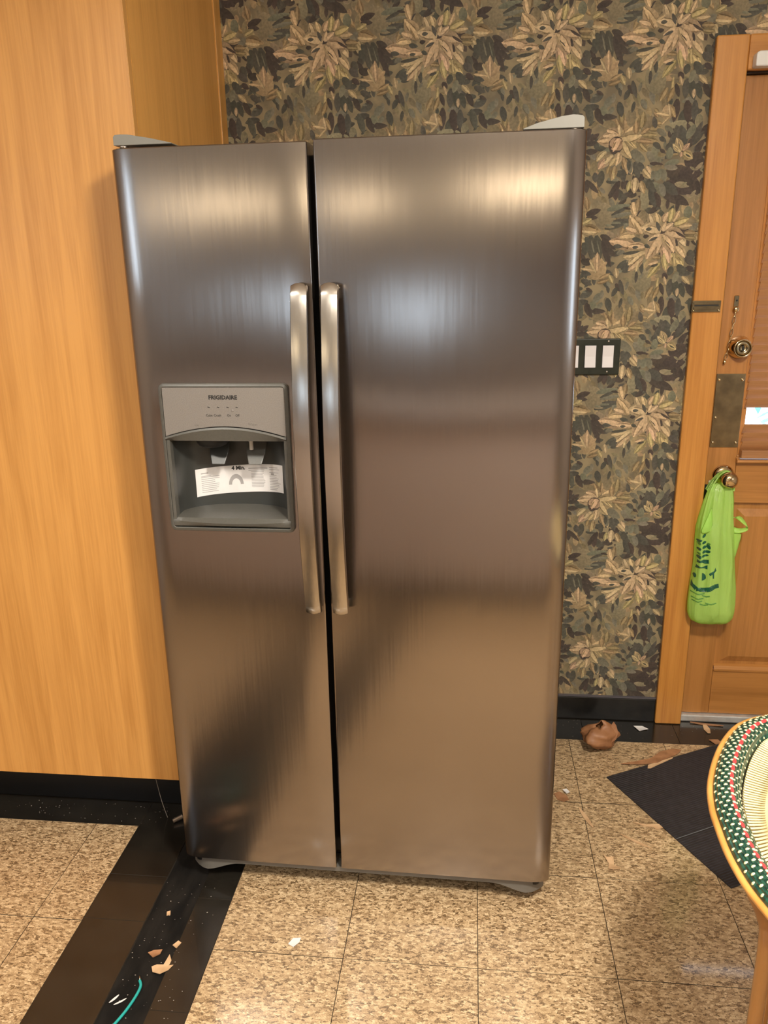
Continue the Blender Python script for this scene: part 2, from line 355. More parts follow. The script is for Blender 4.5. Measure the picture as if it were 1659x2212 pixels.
# printed leaves of the wallpaper: one repeat, laid again and again over the wall
PAL = dict(L=(.66, .49, .27), P=(.68, .47, .28), T=(.42, .30, .15), Y=(.60, .465, .22), O=(.235, .185, .10), G=(.20, .185, .125),
           D=(.088, .081, .060), B=(.072, .053, .040), S=(.275, .225, .135), N=(.40, .285, .15))
LEAVES = "S 759 3217 756 3349 75;S 1004 2853 974 2995 60;S 1218 3732 1081 3754 30;S 1206 3364 1257 3407 40;N 700 2929 751 3046 80;S 1238 2740 1235 2668 50;N 1072 2718 1047 2790 60;S 979 3307 962 3415 40;N 694 3368 690 3436 40;S 831 3137 780 3194 40;O 861 3251 883 3341 50;O 966 3226 970 3303 60;O 1111 3286 1059 3359 40;G 1225 3256 1210 3319 60;O 1293 3218 1276 3309 40;T 1300 3241 1289 3317 30;T 659 3315 646 3388 40;B 1076 3496 1216 3513 45;B 1105 3473 1271 3459 40;B 1084 3447 1240 3399 35;B 1065 3403 1210 3319 30;B 1149 3489 1281 3494 50;B 1208 3444 1283 3380 35;B 1220 3461 1221 3399 40;B 1253 3451 1270 3371 35;B 1223 3583 1282 3529 60;B 1179 3567 1266 3512 50;D 1155 3636 1114 3745 40;D 1176 3649 1150 3743 35;B 1210 3677 1176 3755 28;D 1212 3652 1260 3761 22;D 1213 3639 1270 3709 25;B 1230 3608 1278 3667 35;B 1209 3587 1286 3589 35;B 1235 3548 1285 3555 40;D 1093 3613 1108 3706 30;D 1117 3599 1088 3681 30;B 1088 3681 1076 3716 40;S 1201 3426 1135 3446 40;S 1169 3427 1199 3448 30;S 1183 3422 1214 3426 30;S 1239 3508 1210 3527 30;S 1239 3508 1281 3546 30;S 1235 3504 1227 3487 30;S 1267 3503 1283 3520 30;S 1228 3372 1200 3377 40;S 1228 3372 1253 3403 35;S 1254 3349 1278 3384 35;D 949 3521 986 3467 35;D 986 3467 1020 3378 35;B 1024 3396 1067 3318 40;D 999 3414 1043 3319 35;G 1039 3435 1081 3376 45;B 1105 3358 1100 3304 35;B 1161 3356 1157 3289 30;B 1136 3379 1219 3319 35;D 1070 3447 1159 3383 40;G 1034 3554 974 3616 50;G 1034 3554 1000 3641 45;O 1026 3593 1080 3604 50;D 999 3654 1046 3631 50;B 989 3551 1063 3540 25;B 1038 3623 1072 3600 40;G 1072 3539 1148 3563 35;G 1068 3535 1142 3520 35;O 1054 3531 995 3520 40;G 1055 3518 1033 3457 50;G 1060 3518 1083 3456 45;G 1015 3511 1005 3462 50;G 1057 3443 1081 3376 40;D 1057 3665 1028 3683 50;G 1088 3569 1101 3630 50;L 1157 3611 1124 3680 40;D 1149 3624 1130 3665 35;P 1164 3610 1197 3650 40;D 1170 3619 1193 3642 30;L 1153 3606 1104 3647 40;D 1141 3615 1114 3638 30;Y 1167 3602 1222 3570 60;D 1179 3595 1212 3574 60;P 1157 3606 1156 3576 50;O 791 3751 670 3781 30;T 820 3720 786 3786 40;T 839 3724 843 3792 35;T 844 3715 879 3799 40;T 857 3715 911 3794 35;T 893 3726 944 3776 40;L 813 3695 804 3755 40;L 842 3711 903 3752 40;L 808 3695 738 3727 60;L 813 3688 691 3664 45;L 794 3704 721 3694 50;T 936 3699 1021 3697 30;T 931 3704 976 3741 40;T 906 3670 998 3663 30;T 926 3657 966 3608 45;L 819 3677 935 3691 45;Y 856 3672 909 3629 40;D 865 3667 899 3640 30;L 833 3668 876 3574 50;T 839 3586 873 3497 30;B 813 3691 773 3605 75;P 814 3686 777 3618 72;T 796 3670 780 3631 30;L 814 3613 805 3543 50;L 782 3601 708 3528 35;L 744 3619 687 3573 40;P 742 3580 706 3526 50;O 747 3580 724 3563 40;L 797 3587 768 3540 50;T 795 3543 789 3464 40;Y 789 3526 790 3473 35;T 767 3544 751 3501 40;L 868 3567 893 3496 35;B 653 3679 697 3718 40;B 626 3662 693 3662 35;D 688 3634 743 3637 40;B 634 3679 650 3735 35;B 628 3623 696 3616 40;B 629 3601 656 3576 50;D 634 3513 665 3496 50;B 639 3468 645 3403 45;B 641 3473 715 3399 22;D 727 3519 714 3431 40;O 687 3573 668 3494 40;D 686 3511 698 3458 50;B 828 3463 779 3366 30;B 811 3437 807 3359 40;B 851 3471 850 3418 45;B 813 3419 765 3389 40;G 876 3576 879 3501 35;D 905 3562 934 3473 35;G 882 3619 956 3556 40;D 928 3557 957 3512 45;D 872 3572 874 3515 35;D 843 3524 848 3454 40;L 916 3478 908 3394 40;T 945 3460 973 3392 35;L 941 3451 963 3397 35;Y 884 3461 879 3404 35;T 942 3366 929 3286 35;L 911 3349 928 3268 40;O 965 3303 984 3239 40;L 954 3521 1001 3474 50;P 971 3538 998 3493 40;G 768 3308 893 3341 20;D 793 3280 894 3323 16;G 794 3271 906 3291 16;D 805 3248 899 3255 16;G 796 3239 886 3228 20;D 760 3208 890 3237 20;B 857 3319 904 3314 25;B 651 3284 730 3320 35;B 652 3270 718 3275 35;G 764 3226 807 3216 40;S 759 3217 816 3220 20;Y 630 3238 686 3260 50;T 636 3215 728 3186 50;L 632 3197 719 3181 30;L 633 3179 661 3104 50;T 633 3174 650 3132 40;D 658 3164 663 3062 40;D 681 3173 708 3038 30;G 687 3150 701 3075 20;D 715 3172 747 3027 30;G 721 3144 735 3074 20;B 738 3172 797 3143 40;B 748 3167 823 3082 28;B 750 3144 800 2989 18;B 771 3102 832 3054 35;D 633 3095 659 3062 50;B 636 3039 691 3005 50;L 727 2962 679 3033 20;L 721 2976 634 2987 20;L 731 2971 725 3079 25;N 740 2976 781 3027 30;T 743 2928 809 2956 25;T 735 2905 806 2923 25;L 836 2988 849 2931 40;Y 800 2951 827 2903 40;D 639 2968 698 2953 40;D 642 2925 706 2896 40;B 673 2877 709 2857 40;D 864 2922 885 2831 25;D 853 2879 822 2827 40;D 977 3023 991 2953 30;D 957 2967 962 2901 25;G 996 2957 975 2920 30;G 913 2911 897 2864 30;P 942 3107 792 3152 35;L 933 3163 848 3165 45;L 975 3176 897 3278 45;T 955 3185 918 3241 30;L 941 3190 878 3210 50;L 995 3102 899 3108 40;L 1011 3078 876 3039 40;L 987 3069 902 3006 40;P 985 3042 914 2963 35;L 966 3033 947 2967 30;L 1076 3021 1021 2999 40;Y 1087 3012 1017 2933 30;L 1033 3220 1007 3284 50;L 1060 3228 1046 3288 50;L 1087 3237 1111 3290 50;Y 1120 3236 1142 3310 45;L 1143 3236 1178 3293 40;Y 1149 3222 1231 3247 45;L 1178 3208 1249 3220 40;T 1209 3175 1279 3178 35;T 1211 3152 1280 3142 35;L 1173 3158 1227 3106 50;L 1169 3103 1230 3042 45;Y 1144 3062 1214 2986 45;T 1174 3043 1206 3000 35;Y 1162 3066 1171 2992 35;P 1098 3100 1141 3011 45;Y 1106 3067 1119 2969 30;P 1087 3178 1064 3063 50;P 1079 3164 999 3037 40;P 1074 3173 1011 3134 50;L 1078 3183 963 3212 50;L 968 3208 1013 3229 40;P 1102 3177 1213 3157 55;P 1087 3187 1146 3231 40;L 1084 3191 1104 3236 50;P 1098 3164 1169 3075 45;L 1091 3169 1129 3099 40;B 1104 3141 1134 3101 30;D 1061 3155 1011 3136 25;D 994 3198 1027 3204 50;B 981 3159 1013 3166 50;D 920 3149 971 3139 40;D 816 3110 868 3111 40;D 924 3101 959 3100 40;D 991 3113 1025 3101 50;B 1162 3183 1217 3143 18;B 1165 3144 1178 3100 25;D 1050 3238 1075 3187 30;D 874 3067 973 3074 16;D 1036 2994 1078 3003 30;B 1076 3176 1106 3182 30;D 1154 2992 1145 2941 60;D 1187 3001 1232 2944 50;D 1226 3042 1281 3004 50;D 1241 3078 1281 3045 50;B 1240 2990 1284 2966 50;B 1110 2955 1132 2917 60;Y 1083 2932 1076 2842 15;L 1116 2936 1135 2889 35;D 1156 2922 1150 2822 35;D 1175 2917 1203 2812 35;D 1210 2897 1236 2816 35;B 1248 2897 1278 2821 35;G 1190 2963 1172 2898 40;L 1216 2935 1267 2892 35;T 1054 2881 1021 2810 35;T 1088 2880 1065 2804 30;L 1198 2869 1195 2822 35;B 1096 2899 1120 2832 30;D 798 2818 818 2740 40;B 1111 2823 1107 2703 30;B 1165 2813 1184 2697 35;D 1208 2812 1212 2707 30;T 1066 2795 1114 2732 35;D 1270 2811 1308 2705 30;L 1080 2737 1005 2762 25;L 1080 2737 1065 2800 30;L 1080 2737 1034 2699 25;O 874 2778 860 2691 50;G 712 2800 726 2722 50;B 678 2791 708 2703 40;B 676 2747 794 2736 25;T 929 2681 933 2768 40;O 968 2680 973 2743 50;D 881 2817 875 2759 30;G 919 2826 951 2777 40;D 1007 2680 988 2738 40;T 902 2652 897 2720 40;D 1146 2688 1127 2630 40;G 1219 2687 1176 2620 40"
PX, PZ = .3225, .5265
def leaf_poly(b, t_, w, col, y, V, F, C, fat=1.0, dark=1.0, soft=False):
    d = t_-b; ln = d.length
    if ln < 1e-4: return
    d /= ln; nrm = Vector((-d.y, d.x)); hw = ln*w*.5*fat
    prof = ((0, .30), (.18, .78), (.42, 1.0), (.66, .86), (.86, .48), (1.0, 0.0)) if not soft else ((0, .3), (.15, .8), (.4, 1.05), (.65, .95), (.88, .6), (1.0, .1))
    sw = random.uniform(-.10, .10)*ln
    n = len(V); rows = 0
    for k, (s, q) in enumerate(prof):
        s2 = s*(1.0+.03*(fat-1)) ; c = b + d*(ln*s2) + nrm*(sw*s*s)
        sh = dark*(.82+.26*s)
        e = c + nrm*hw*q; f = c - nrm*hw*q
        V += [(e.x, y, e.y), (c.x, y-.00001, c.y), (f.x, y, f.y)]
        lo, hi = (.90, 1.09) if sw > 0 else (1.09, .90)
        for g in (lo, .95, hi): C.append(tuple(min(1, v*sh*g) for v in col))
    for k in range(len(prof)-1):
        i = n+3*k
        F += [(i, i+1, i+4, i+3), (i+1, i+2, i+5, i+4)]
V, F, C = [], [], []
ent = []
for s in LEAVES.split(';'):
    q = s.split(); ent.append((q[0], Vector((int(q[1])/2000, int(q[2])/2000)), Vector((int(q[3])/2000, int(q[4])/2000)), int(q[5])/100))
rf_ = random.Random(19); fill = []
for a in range(15):
    for c_ in range(24):
        x = PX*(a+rf_.random())/15; z = PZ*(c_+rf_.random())/24
        fx, fz = 2*PI*x/PX, 2*PI*z/PZ
        ang = -PI/2 + 1.3*math.sin(fx+1.1*math.sin(fz+.7)) + .8*math.cos(2*fz+.4+math.sin(fx)) + rf_.uniform(-.3, .3)
        tone = math.sin(fx*1.0+2.1*math.sin(fz)) + .8*math.sin(2*fz-1.3+fx) + rf_.uniform(-.7, .7)
        c = 'B' if tone < -1.25 else 'D' if tone < -.45 else 'G' if tone < .1 else 'O' if tone < .55 else 'T' if tone < 1.0 else 'N' if tone < 1.5 else 'S'
        ln = rf_.uniform(.018, .036)*(1.15 if c in 'DB' else 1); b0 = Vector((x, z))
        fill.append((c, b0, b0+Vector((math.cos(ang), math.sin(ang)))*ln, rf_.uniform(.3, .5)))
ent = fill + ent
for ci in range(-5, 5):
    for cj in range(-4, 5):
        sh = Vector((ci*PX, cj*PZ))
        for k, (c, b_, t_, w) in enumerate(ent):
            b2, t2 = b_+sh, t_+sh; md = (b2+t2)/2
            if md.x < -.80 or md.y < .02 or md.y > ZC-.03 or max(b2.y, t2.y) > ZC-.012: continue
            if max(b2.x, t2.x) > .715 and min(b2.y, t2.y) < 2.03: continue
            y = YB - .00012 - k*.0000022
            col = PAL[c]; j = random.Random(k*7+1); g = j.uniform(.88, 1.12); col = tuple(v*g*j.uniform(.96, 1.04) for v in col)
            random.seed(k)
            if c in 'LPYT':
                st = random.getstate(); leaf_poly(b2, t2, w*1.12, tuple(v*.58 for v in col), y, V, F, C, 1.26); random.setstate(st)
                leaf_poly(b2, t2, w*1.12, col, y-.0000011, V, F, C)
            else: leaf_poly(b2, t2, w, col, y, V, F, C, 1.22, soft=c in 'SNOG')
mesh('printed_leaves', V, F, M['print'], wb, cols=C, kind='stuff')
random.seed(11)

bb = struct(mesh('baseboard_back', *boxes([(-.70, .642, YB-.012, YB-.0005, .001, .086)]), M['black_base'])); bevel(bb, .003)
box('trim_bead', -.70, .642, YB-.010, YB-.0005, .0862, .0905, mat('grey_bead', (.10, .09, .10), .35), None)['kind'] = 'structure'

# ================================================================ DOOR
d1 = struct(box('door_1', .737, .825, 2.515, 2.558, .028, 1.992, M['door'], bev=.002)); OFF[d1.name] = Vector((0, 0, 0))   # lock stile
DR = 1.635
box('door_stile', 1.545, DR, 2.515, 2.558, .028, 1.992, M['door'], d1, .002)
box('top_rail', .8255, 1.5445, 2.515, 2.558, 1.88, 1.992, M['door_h'], d1, .002)
box('lock_rail', .8255, 1.5445, 2.515, 2.558, .778, .932, M['door_h'], d1, .002)
box('bottom_rail', .8255, 1.5445, 2.515, 2.558, .028, .196, M['door_h'], d1, .002)
V = [(.826, 2.531, .197), (1.544, 2.531, .197), (1.544, 2.531, .777), (.826, 2.531, .777)]
ins = lambda a, y: [(.826+a, y, .197+a), (1.544-a, y, .197+a), (1.544-a, y, .777-a), (.826+a, y, .777-a)]
V = ins(0, 2.532) + ins(.022, 2.532) + ins(.045, 2.521) + ins(0, 2.545)
F = [(i+4*k, (i+1) % 4+4*k, (i+1) % 4+4*k+4, i+4*k+4) for k in (0, 1) for i in range(4)] + [(8, 9, 10, 11), (15, 14, 13, 12)] + [(i, i+12, (i+1) % 4+12, (i+1) % 4) for i in range(4)]
mesh('door_panel', V, F, M['door'], d1)
fixn(mesh('panel_moulding', *prism([(2.531, .197), (2.531, .210), (2.519, .206), (2.5105, .197), (2.5105, .190), (2.515, .190), (2.515, .197)], 'x', .827, 1.543), M['door_h'], d1, smooth=False))
fixn(mesh('window_ledge', *prism([(2.5147, .908), (2.497, .910), (2.494, .914), (2.497, .920), (2.5147, .926)], 'x', .822, 1.55), M['door_h'], d1))
for a, c, z0, z1 in ((.8255, .838, .9325, 1.8795), (1.532, 1.5445, .9325, 1.8795)): box('glazing_bead', a, c, 2.517, 2.55, z0, z1, M['door'], d1)
box('door_pane', .838, 1.532, 2.535, 2.539, .9325, 1.8795, M['glass'], d1)
# casing around the door
CY = 2.478
tr = struct(box('trim_1', .642, .7275, CY, YB-.0002, .001, 2.0845, M['casing'], bev=.004)); tr.name = 'trim_1'
t2 = struct(box('trim_2', .7278, 1.731, CY, YB-.0002, 1.9975, 2.0845, M['casing_h'], bev=.004))
t3 = struct(box('trim_3', 1.645, 1.731, CY, YB-.0002, .001, 1.997, M['casing'], bev=.004))
st = struct(box('trim_4', .7305, 1.643, 2.500, 2.60, .0005, .026, M['alu'], bev=.004))
tj = struct(mesh('trim_5', *boxes([(.7282, .7330, 2.5005, 2.619, .03, 1.997), (1.639, 1.6448, 2.5005, 2.619, .03, 1.997), (.7335, 1.6385, 2.5005, 2.619, 1.9935, 1.9972), (.7335, 1.6385, 2.562, 2.59, 1.965, 1.9930), (.7335, .748, 2.562, 2.59, .03, 1.9645), (1.624, 1.6385, 2.562, 2.59, .03, 1.9645)]), mat('dark_jamb', (.03, .014, .006), .6)))

# door hardware: parts of the door
def knob(name, c, prof, m, par=d1): return mesh(name, *lathe(prof, c), m, par, smooth=True)
pl = box('push_plate', .7395, .8235, 2.512, 2.5148, .957, 1.183, M['brass_old'], d1, .001)
for x in (.748, .815):
    for z in (.972, 1.05, 1.165):
        if z == 1.05 and x > .8: continue
        mesh('screw', *lathe([(.0045, 0), (.004, .0012), (.001, .002)], (x, 2.512, z), seg=10), M['brass'], pl, smooth=True)
lk = knob('deadbolt', (.795, 2.5148, 1.2615), [(.033, 0), (.034, .006), (.031, .02), (.027, .036), (.0255, .040), (.023, .0405), (.0225, .037)], M['brass'])
mesh('lock_cylinder', *lathe([(.0215, .036), (.0205, .040), (.012, .041), (.011, .039), (.004, .039)], (.795, 2.5148, 1.2615)), M['brass_old'], lk, smooth=True)
box('keyway', .7925, .7975, 2.4735, 2.476, 1.2545, 1.2685, M['ink'], lk)
rs = knob('door_knob', (.789, 2.5148, .868), [(.033, 0), (.032, .006), (.024, .013), (.012, .016), (.0105, .03), (.0115, .046), (.019, .052), (.0245, .062), (.025, .070), (.022, .079), (.014, .084), (.006, .0855)], M['brass'])
kp = box('latch_plate', .7375, .7505, 2.5125, 2.5147, .79, .838, M['gasket'], d1, .001)
mesh('screw', *lathe([(.0035, 0), (.003, .001), (.001, .0018)], (.745, 2.5125, .83), seg=10), M['brass'], kp, smooth=True)
mesh('thumb_lever', *lathe([(.0055, 0), (.006, .004), (.0045, .010)], (.752, 2.5148, .846), seg=12), mat('bone_plastic', (.62, .58, .45), .4), d1, smooth=True)
ch = box('chain_mount', .7665, .7800, 2.5095, 2.5148, 1.372, 1.411, M['brass_old'], d1, .002)
mesh('chain_socket', *lathe([(.0085, 0), (.009, .006), (.006, .010)], (.7727, 2.5095, 1.372), seg=12), M['brass'], ch, smooth=True)
mesh('screw_hole', *lathe([(.003, 0), (.0025, .0004)], (.7735, 2.5094, 1.397), seg=10), M['ink'], ch)
zz = 1.366
k = 0
pts = [(.772, 1.366), (.7715, 1.350), (.770, 1.332), (.768, 1.314), (.7665, 1.296), (.765, 1.278), (.763, 1.260), (.760, 1.243), (.757, 1.227)]
for k in range(len(pts)-1):
    a, c = Vector((pts[k][0], 2.507, pts[k][1])), Vector((pts[k+1][0], 2.507, pts[k+1][1]))
    md = (a+c)/2; d = (c-a).normalized(); n = Vector((1, 0, 0)) if k % 2 else Vector((0, 1, 0))
    h = (c-a).length*.5+.0025
    ring = [md + d*h*math.cos(w*PI/6) + n*.0042*math.sin(w*PI/6) for w in range(12)]
    mesh('chain_link', *tube(ring, .0012, 6, closed=True), M['brass'], ch, smooth=True)
mesh('chain_end', *tube([(.757, 2.507, 1.226), (.756, 2.507, 1.219), (.754, 2.507, 1.212)], [.003, .0045, .003], 8), M['brass'], ch, smooth=True)
# chain track on the casing
ct = thing('chain_keeper', 'tarnished brass slotted chain track screwed to the door casing', 'door hardware', (.678, CY, 1.382))
box('track_plate', .638, .7195, CY-.004, CY-.0003, 1.366, 1.399, M['brass_old'], ct, .0015)
box('slot', .645, .713, CY-.0046, CY-.0038, 1.3835, 1.3875, M['ink'], ct)
box('track_lip', .6425, .7165, CY-.0075, CY-.0038, 1.389, 1.3935, M['brass_old'], ct, .001)
box('track_lip', .6425, .7165, CY-.0075, CY-.0038, 1.3745, 1.381, M['brass_old'], ct, .001)
for x in (.6435, .7145): mesh('screw', *lathe([(.003, 0), (.0025, .001), (.001, .0018)], (x, CY-.004, 1.371), seg=10), M['brass'], ct, smooth=True)
# white sensor box on the head casing
ds = thing('door_sensor', 'white rounded plastic box on the head of the door casing', 'sensor', (.80, CY, 2.02))
V, F = prism([(.739, 1.999), (.738, 2.004), (.738, 2.028), (.741, 2.034), (.747, 2.036), (.862, 2.036), (.862, 1.999)], 'y', CY-.034, CY-.0003)
bevel(fixn(mesh('sensor_case', V, F, M['white_trim'], ds)), .004, 3)

# blind over the door window
bl = thing('window_blind', 'brown slatted wooden blind over the glass of the back door', 'blind', (1.18, 2.50, .92))
box('headrail', .822, 1.55, 2.486, 2.514, 1.835, 1.875, M['slat'], bl, .002)
SX0, SX1 = .829, 1.545
zs = [.966+.0262*k for k in range(34)]
me0 = None
for k, z in enumerate(zs):
    if 1.035 < z < 1.086: continue
    if me0 is None:
        th = 1.10; V, F = [], []; R2 = 5
        for s in (0, 1):
            for q in range(R2+1):
                u = (q/R2-.5)*.0345; bow = .0018*(1-(2*q/R2-1)**2)
                dy, dz = u*math.cos(th)+bow*math.sin(th), u*math.sin(th)-bow*math.cos(th)
                for e in (0, .0016): V.append((SX0 if s == 0 else SX1, 2.500-dy*1.0-e*math.sin(th), z-dz*-1-0*e))
        n = 2*(R2+1)
        for q in range(R2):
            a = 2*q
            F += [(a, a+2, n+a+2, n+a), (a+1, n+a+1, n+a+3, a+3)]
        F += [(0, n, n+1, 1), (n-2, n-1, 2*n-1, 2*n-2), tuple(range(0, n, 2))+tuple(range(n-1, 0, -2)), tuple(range(n, 2*n, 2))[::-1]+tuple(range(2*n-1, n, -2))[::-1]]
        o = fixn(mesh('slat', V, F, M['slat'], bl)); me0 = o; z00 = z
    else:
        o = link(me0.copy()); o.parent = bl; o.location = (0, 0, z-z00)
    o.rotation_euler = (random.uniform(-.03, .03)*0, 0, 0)
box('bottom_rail', .829, 1.545, 2.4865, 2.5095, .9275, .9525, M['slat'], bl, .002)
for x in (.95, 1.18, 1.42): mesh('ladder_cord', *tube([(x, 2.4845, .935), (x, 2.4845, 1.84)], .0007, 5), M['cream'], bl)
# shrub outside the door
sh = thing('garden_shrub', 'glare tinted shrub outside behind the glass of the door', 'shrub', (2.0, 4.6, -.1))
rg = random.Random(5); V, F = [], []
for k in range(260):
    c = Vector((2.0+rg.gauss(0, .5), 4.6+rg.gauss(0, .2), .75+rg.gauss(0, .30))); d = Vector((rg.uniform(-1, 1), rg.uniform(-1, 1), rg.uniform(-1, 1))).normalized(); e = d.cross(Vector((.3, .2, 1))).normalized()
    n = len(V); V += [c-d*.05, c+e*.02, c+d*.05, c-e*.02]; F.append((n, n+1, n+2, n+3))
mesh('foliage', V, F, mat('glare_foliage', (.10, .34, .30), .5), sh)['kind'] = 'stuff'  # cyan cast of the outdoor glare is put into the leaf colour
mesh('stem', *tube([(2.0, 4.6, -.1), (1.98, 4.6, .4), (2.05, 4.6, .9)], [.03, .02, .01], 8), M['bark'], sh)

# light switch plate
sw = thing('light_switch', 'dark green switch plate with white rockers on the papered wall', 'switch', (.34, YB, 1.237))
bevel(box('wall_plate', .230, .4465, YB-.0085, YB-.0008, 1.184, 1.292, M['plate'], sw), .003, 2)
for x in (.256, .307, .3585, .4105):
    box('rocker_frame', x-.0175, x+.0175, YB-.0095, YB-.0085, 1.2045, 1.2735, M['gasket'], sw)
    V, F = prism([(YB-.0092, 1.206), (YB-.0150, 1.2065), (YB-.0112, 1.239), (YB-.0120, 1.2715), (YB-.0092, 1.272)], 'x', x-.0163, x+.0163)
    bevel(fixn(mesh('rocker', V, F, M['switch'], sw)), .0008, 1)
    for z in (1.284, 1.1935): mesh('screw', *lathe([(.0028, 0), (.0024, .0008), (.001, .001)], (x, YB-.0085, z), seg=8), M['bolt'] if x > .4 else M['plate'], sw)

# ================================================================ TALL CABINET
CF = 1.795
cb = thing('tall_cabinet', 'tall light oak cabinet standing left of the refrigerator on a black plinth', 'cabinet', (-1.5, 2.1, 0))
box('cabinet_door', XL+.03, -.7225, CF, CF+.019, .176, 2.48, M['oak'], cb, .0012)
box('edge_band', -.7224, -.7212, CF+.0005, CF+.0188, .177, 2.479, M['oak_edge'], cb)
box('carcass', XL+.03, -.7235, CF+.022, 2.44, .176, 2.48, M['oak_side'], cb, .001)
box('side_panel', -.7234, -.7215, CF+.0225, 2.43, .176, 2.48, M['oak_side'], cb)
box('scribe_strip', -.745, -.7195, 2.4405, YB-.0016, .092, 2.48, M['oak_side'], cb, .001)
box('plinth', XL+.04, -.735, 1.925, 2.42, .001, .1758, M['black_toe'], cb, .002)

# ================================================================ REFRIGERATOR (own space, turned a degree on the floor)
FR = math.radians(-.95)
fr = thing('refrigerator', 'brushed steel side by side refrigerator with two long bowed handles', 'refrigerator', (-.25, 1.75, 0), rotz=FR, fallback=(-.25-.14*math.sin(FR), 1.75+.25*math.sin(-FR), 0))
XA, XG0, XG1, XB = -.7085, -.3150, -.3035, .2055
FY, RY, BY = 1.611, 1.628, 1.708
ZB, ZT = .0750, 1.7355
box('case', XA+.008, XB-.008, BY+.012, 2.36, .035, ZT-.012, M['case'], fr, .004)
box('door_gasket', XA+.015, XB-.015, BY+.0002, BY+.0118, ZB+.01, ZT-.02, M['gasket'], fr)
def fridge_door(name, x0, x1, round_left, hole=None, zt=ZT):
    """sheet steel door: plan outline pulled up; the outer edge is rounded, the inner one nearly square"""
    P = []
    def corner(x, sgn, w, dpt, n):
        return [(x + sgn*w*(1-math.cos(q)), FY + dpt*(1-math.sin(q))) for q in [PI/2*i/n for i in range(n+1)]]
    big, small = (.047, RY-FY, 9), (.004, .004, 3)
    L_, R_ = (big, small) if round_left else (small, big)
    left = corner(x0, 1, *L_); right = corner(x1, -1, *R_)[::-1]
    xs_in = [hole[0], hole[1]] if hole else []
    front = left + [(x, FY) for x in xs_in] + right
    zs_ = [ZB, ZB+.002] + ([hole[2], hole[3]] if hole else []) + [zt-.002, zt]
    V, F = [], []; n = len(front)
    for k, z in enumerate(zs_):
        inset = .002 if k in (0, len(zs_)-1) else 0
        for (x, y) in front:
            cx = (x0+x1)/2; V.append((x + (inset if x < cx else -inset)*(1 if abs(x-cx) > .1 else 0), y+inset, z))
    for k in range(len(zs_)-1):
        for i in range(n-1):
            if hole and k == 2 and abs(front[i][0]-hole[0]) < 1e-6 and abs(front[i+1][0]-hole[1]) < 1e-6: continue
            F.append((k*n+i, k*n+i+1, (k+1)*n+i+1, (k+1)*n+i))
    m0 = len(V)
    V += [(x0, BY, zs_[0]), (x1, BY, zs_[0]), (x0, BY, zs_[-1]), (x1, BY, zs_[-1])]
    t0 = (len(zs_)-1)*n
    F += [tuple(range(n-1, -1, -1)) + (m0, m0+1), tuple(range(t0, t0+n)) + (m0+3, m0+2), (m0+1, m0, m0+2, m0+3)]
    F += [(m0,) + tuple(k*n for k in range(len(zs_))) + (m0+2,), (m0+3,) + tuple(k*n+n-1 for k in range(len(zs_)-1, -1, -1)) + (m0+1,)]
    o = fixn(mesh(name, V, F, M['steel'], fr, smooth=True)); o.data.set_sharp_from_angle(angle=.6)
    return o
HX0, HX1, HZ0, HZ1 = -.6455, -.3805, .962, 1.271
dl = fridge_door('freezer_door', XA, XG0, True, (HX0, HX1, HZ0, HZ1), zt=ZT-.0015)
dr = fridge_door('fresh_food_door', XG1, XB, False, zt=ZT+.0015)
def handle(par, xc, label=None):
    V, F = [], []; n = 40; sec = [(-.5, -.30), (-.46, -.46), (-.25, -.5), (0, -.53), (.25, -.5), (.46, -.46), (.5, -.30), (.5, .5), (-.5, .5)]
    z0, z1, w, th = .777, 1.470, .0345, .013
    for i in range(n+1):
        t_ = i/n; z = z0+(z1-z0)*t_
        y = FY - .020 - .034*math.sin(PI*t_)**.8
        for (a, c) in sec: V.append((xc+a*w, y + c*th, z))
    m = len(sec)
    for i in range(n):
        for k in range(m): F.append((i*m+k, i*m+(k+1) % m, (i+1)*m+(k+1) % m, (i+1)*m+k))
    # rounded top and bottom caps that turn back to the door
    for end, z, s in ((0, z0, -1), (n, z1, 1)):
        b0 = end*m; n0 = len(V)
        for (a, c) in sec: V.append((xc+a*w*.96, FY-.020+(c*.5+.1)*th, z+s*(.005*(1-4*a*a)+.0015)))
        for k in range(m): F.append((b0+k, b0+(k+1) % m, n0+(k+1) % m, n0+k))
        F.append(tuple(n0+k for k in range(m)))
    o = fixn(mesh('handle', V, F, M['handle'], par, smooth=True)); o.data.set_sharp_from_angle(angle=.7)
    for z in (z0+.012, z1-.012): box('handle_mount', xc-.012, xc+.012, FY-.018, FY-.0006, z-.014, z+.010, M['handle'], par, .003)
    return o
handle(dl, -.3375); handle(dr, -.2765)

# ice and water dispenser in the freezer door
BZ0, BZ1, BX0, BX1 = .955, 1.278, -.6535, -.3740
PYF = FY-.011
dsp = None
def rrect(x0, x1, z0, z1, r, n=5):
    out = []
    for cx, cz, a0 in ((x1-r, z1-r, 0), (x0+r, z1-r, PI/2), (x0+r, z0+r, PI), (x1-r, z0+r, 1.5*PI)):
        out += [(cx+r*math.cos(a0+PI/2*i/n), cz+r*math.sin(a0+PI/2*i/n)) for i in range(n+1)]
    return out
def ring(outer, inner, y0, y1, y2):
    n = len(outer); V = [(x, FY-.0004, z) for x, z in outer] + [(x, y0, z) for x, z in outer] + [(x+(.0 if 1 else 0), y1, z) for x, z in inner] + [(x, y2, z) for x, z in inner]
    F = [(r_*n+i, r_*n+(i+1) % n, (r_+1)*n+(i+1) % n, (r_+1)*n+i) for r_ in range(3) for i in range(n)]
    return V, F
o1 = rrect(BX0, BX1, BZ0, BZ1, .012); i1 = rrect(BX0+.0075, BX1-.0075, BZ0+.0085, BZ1-.0065, .007)
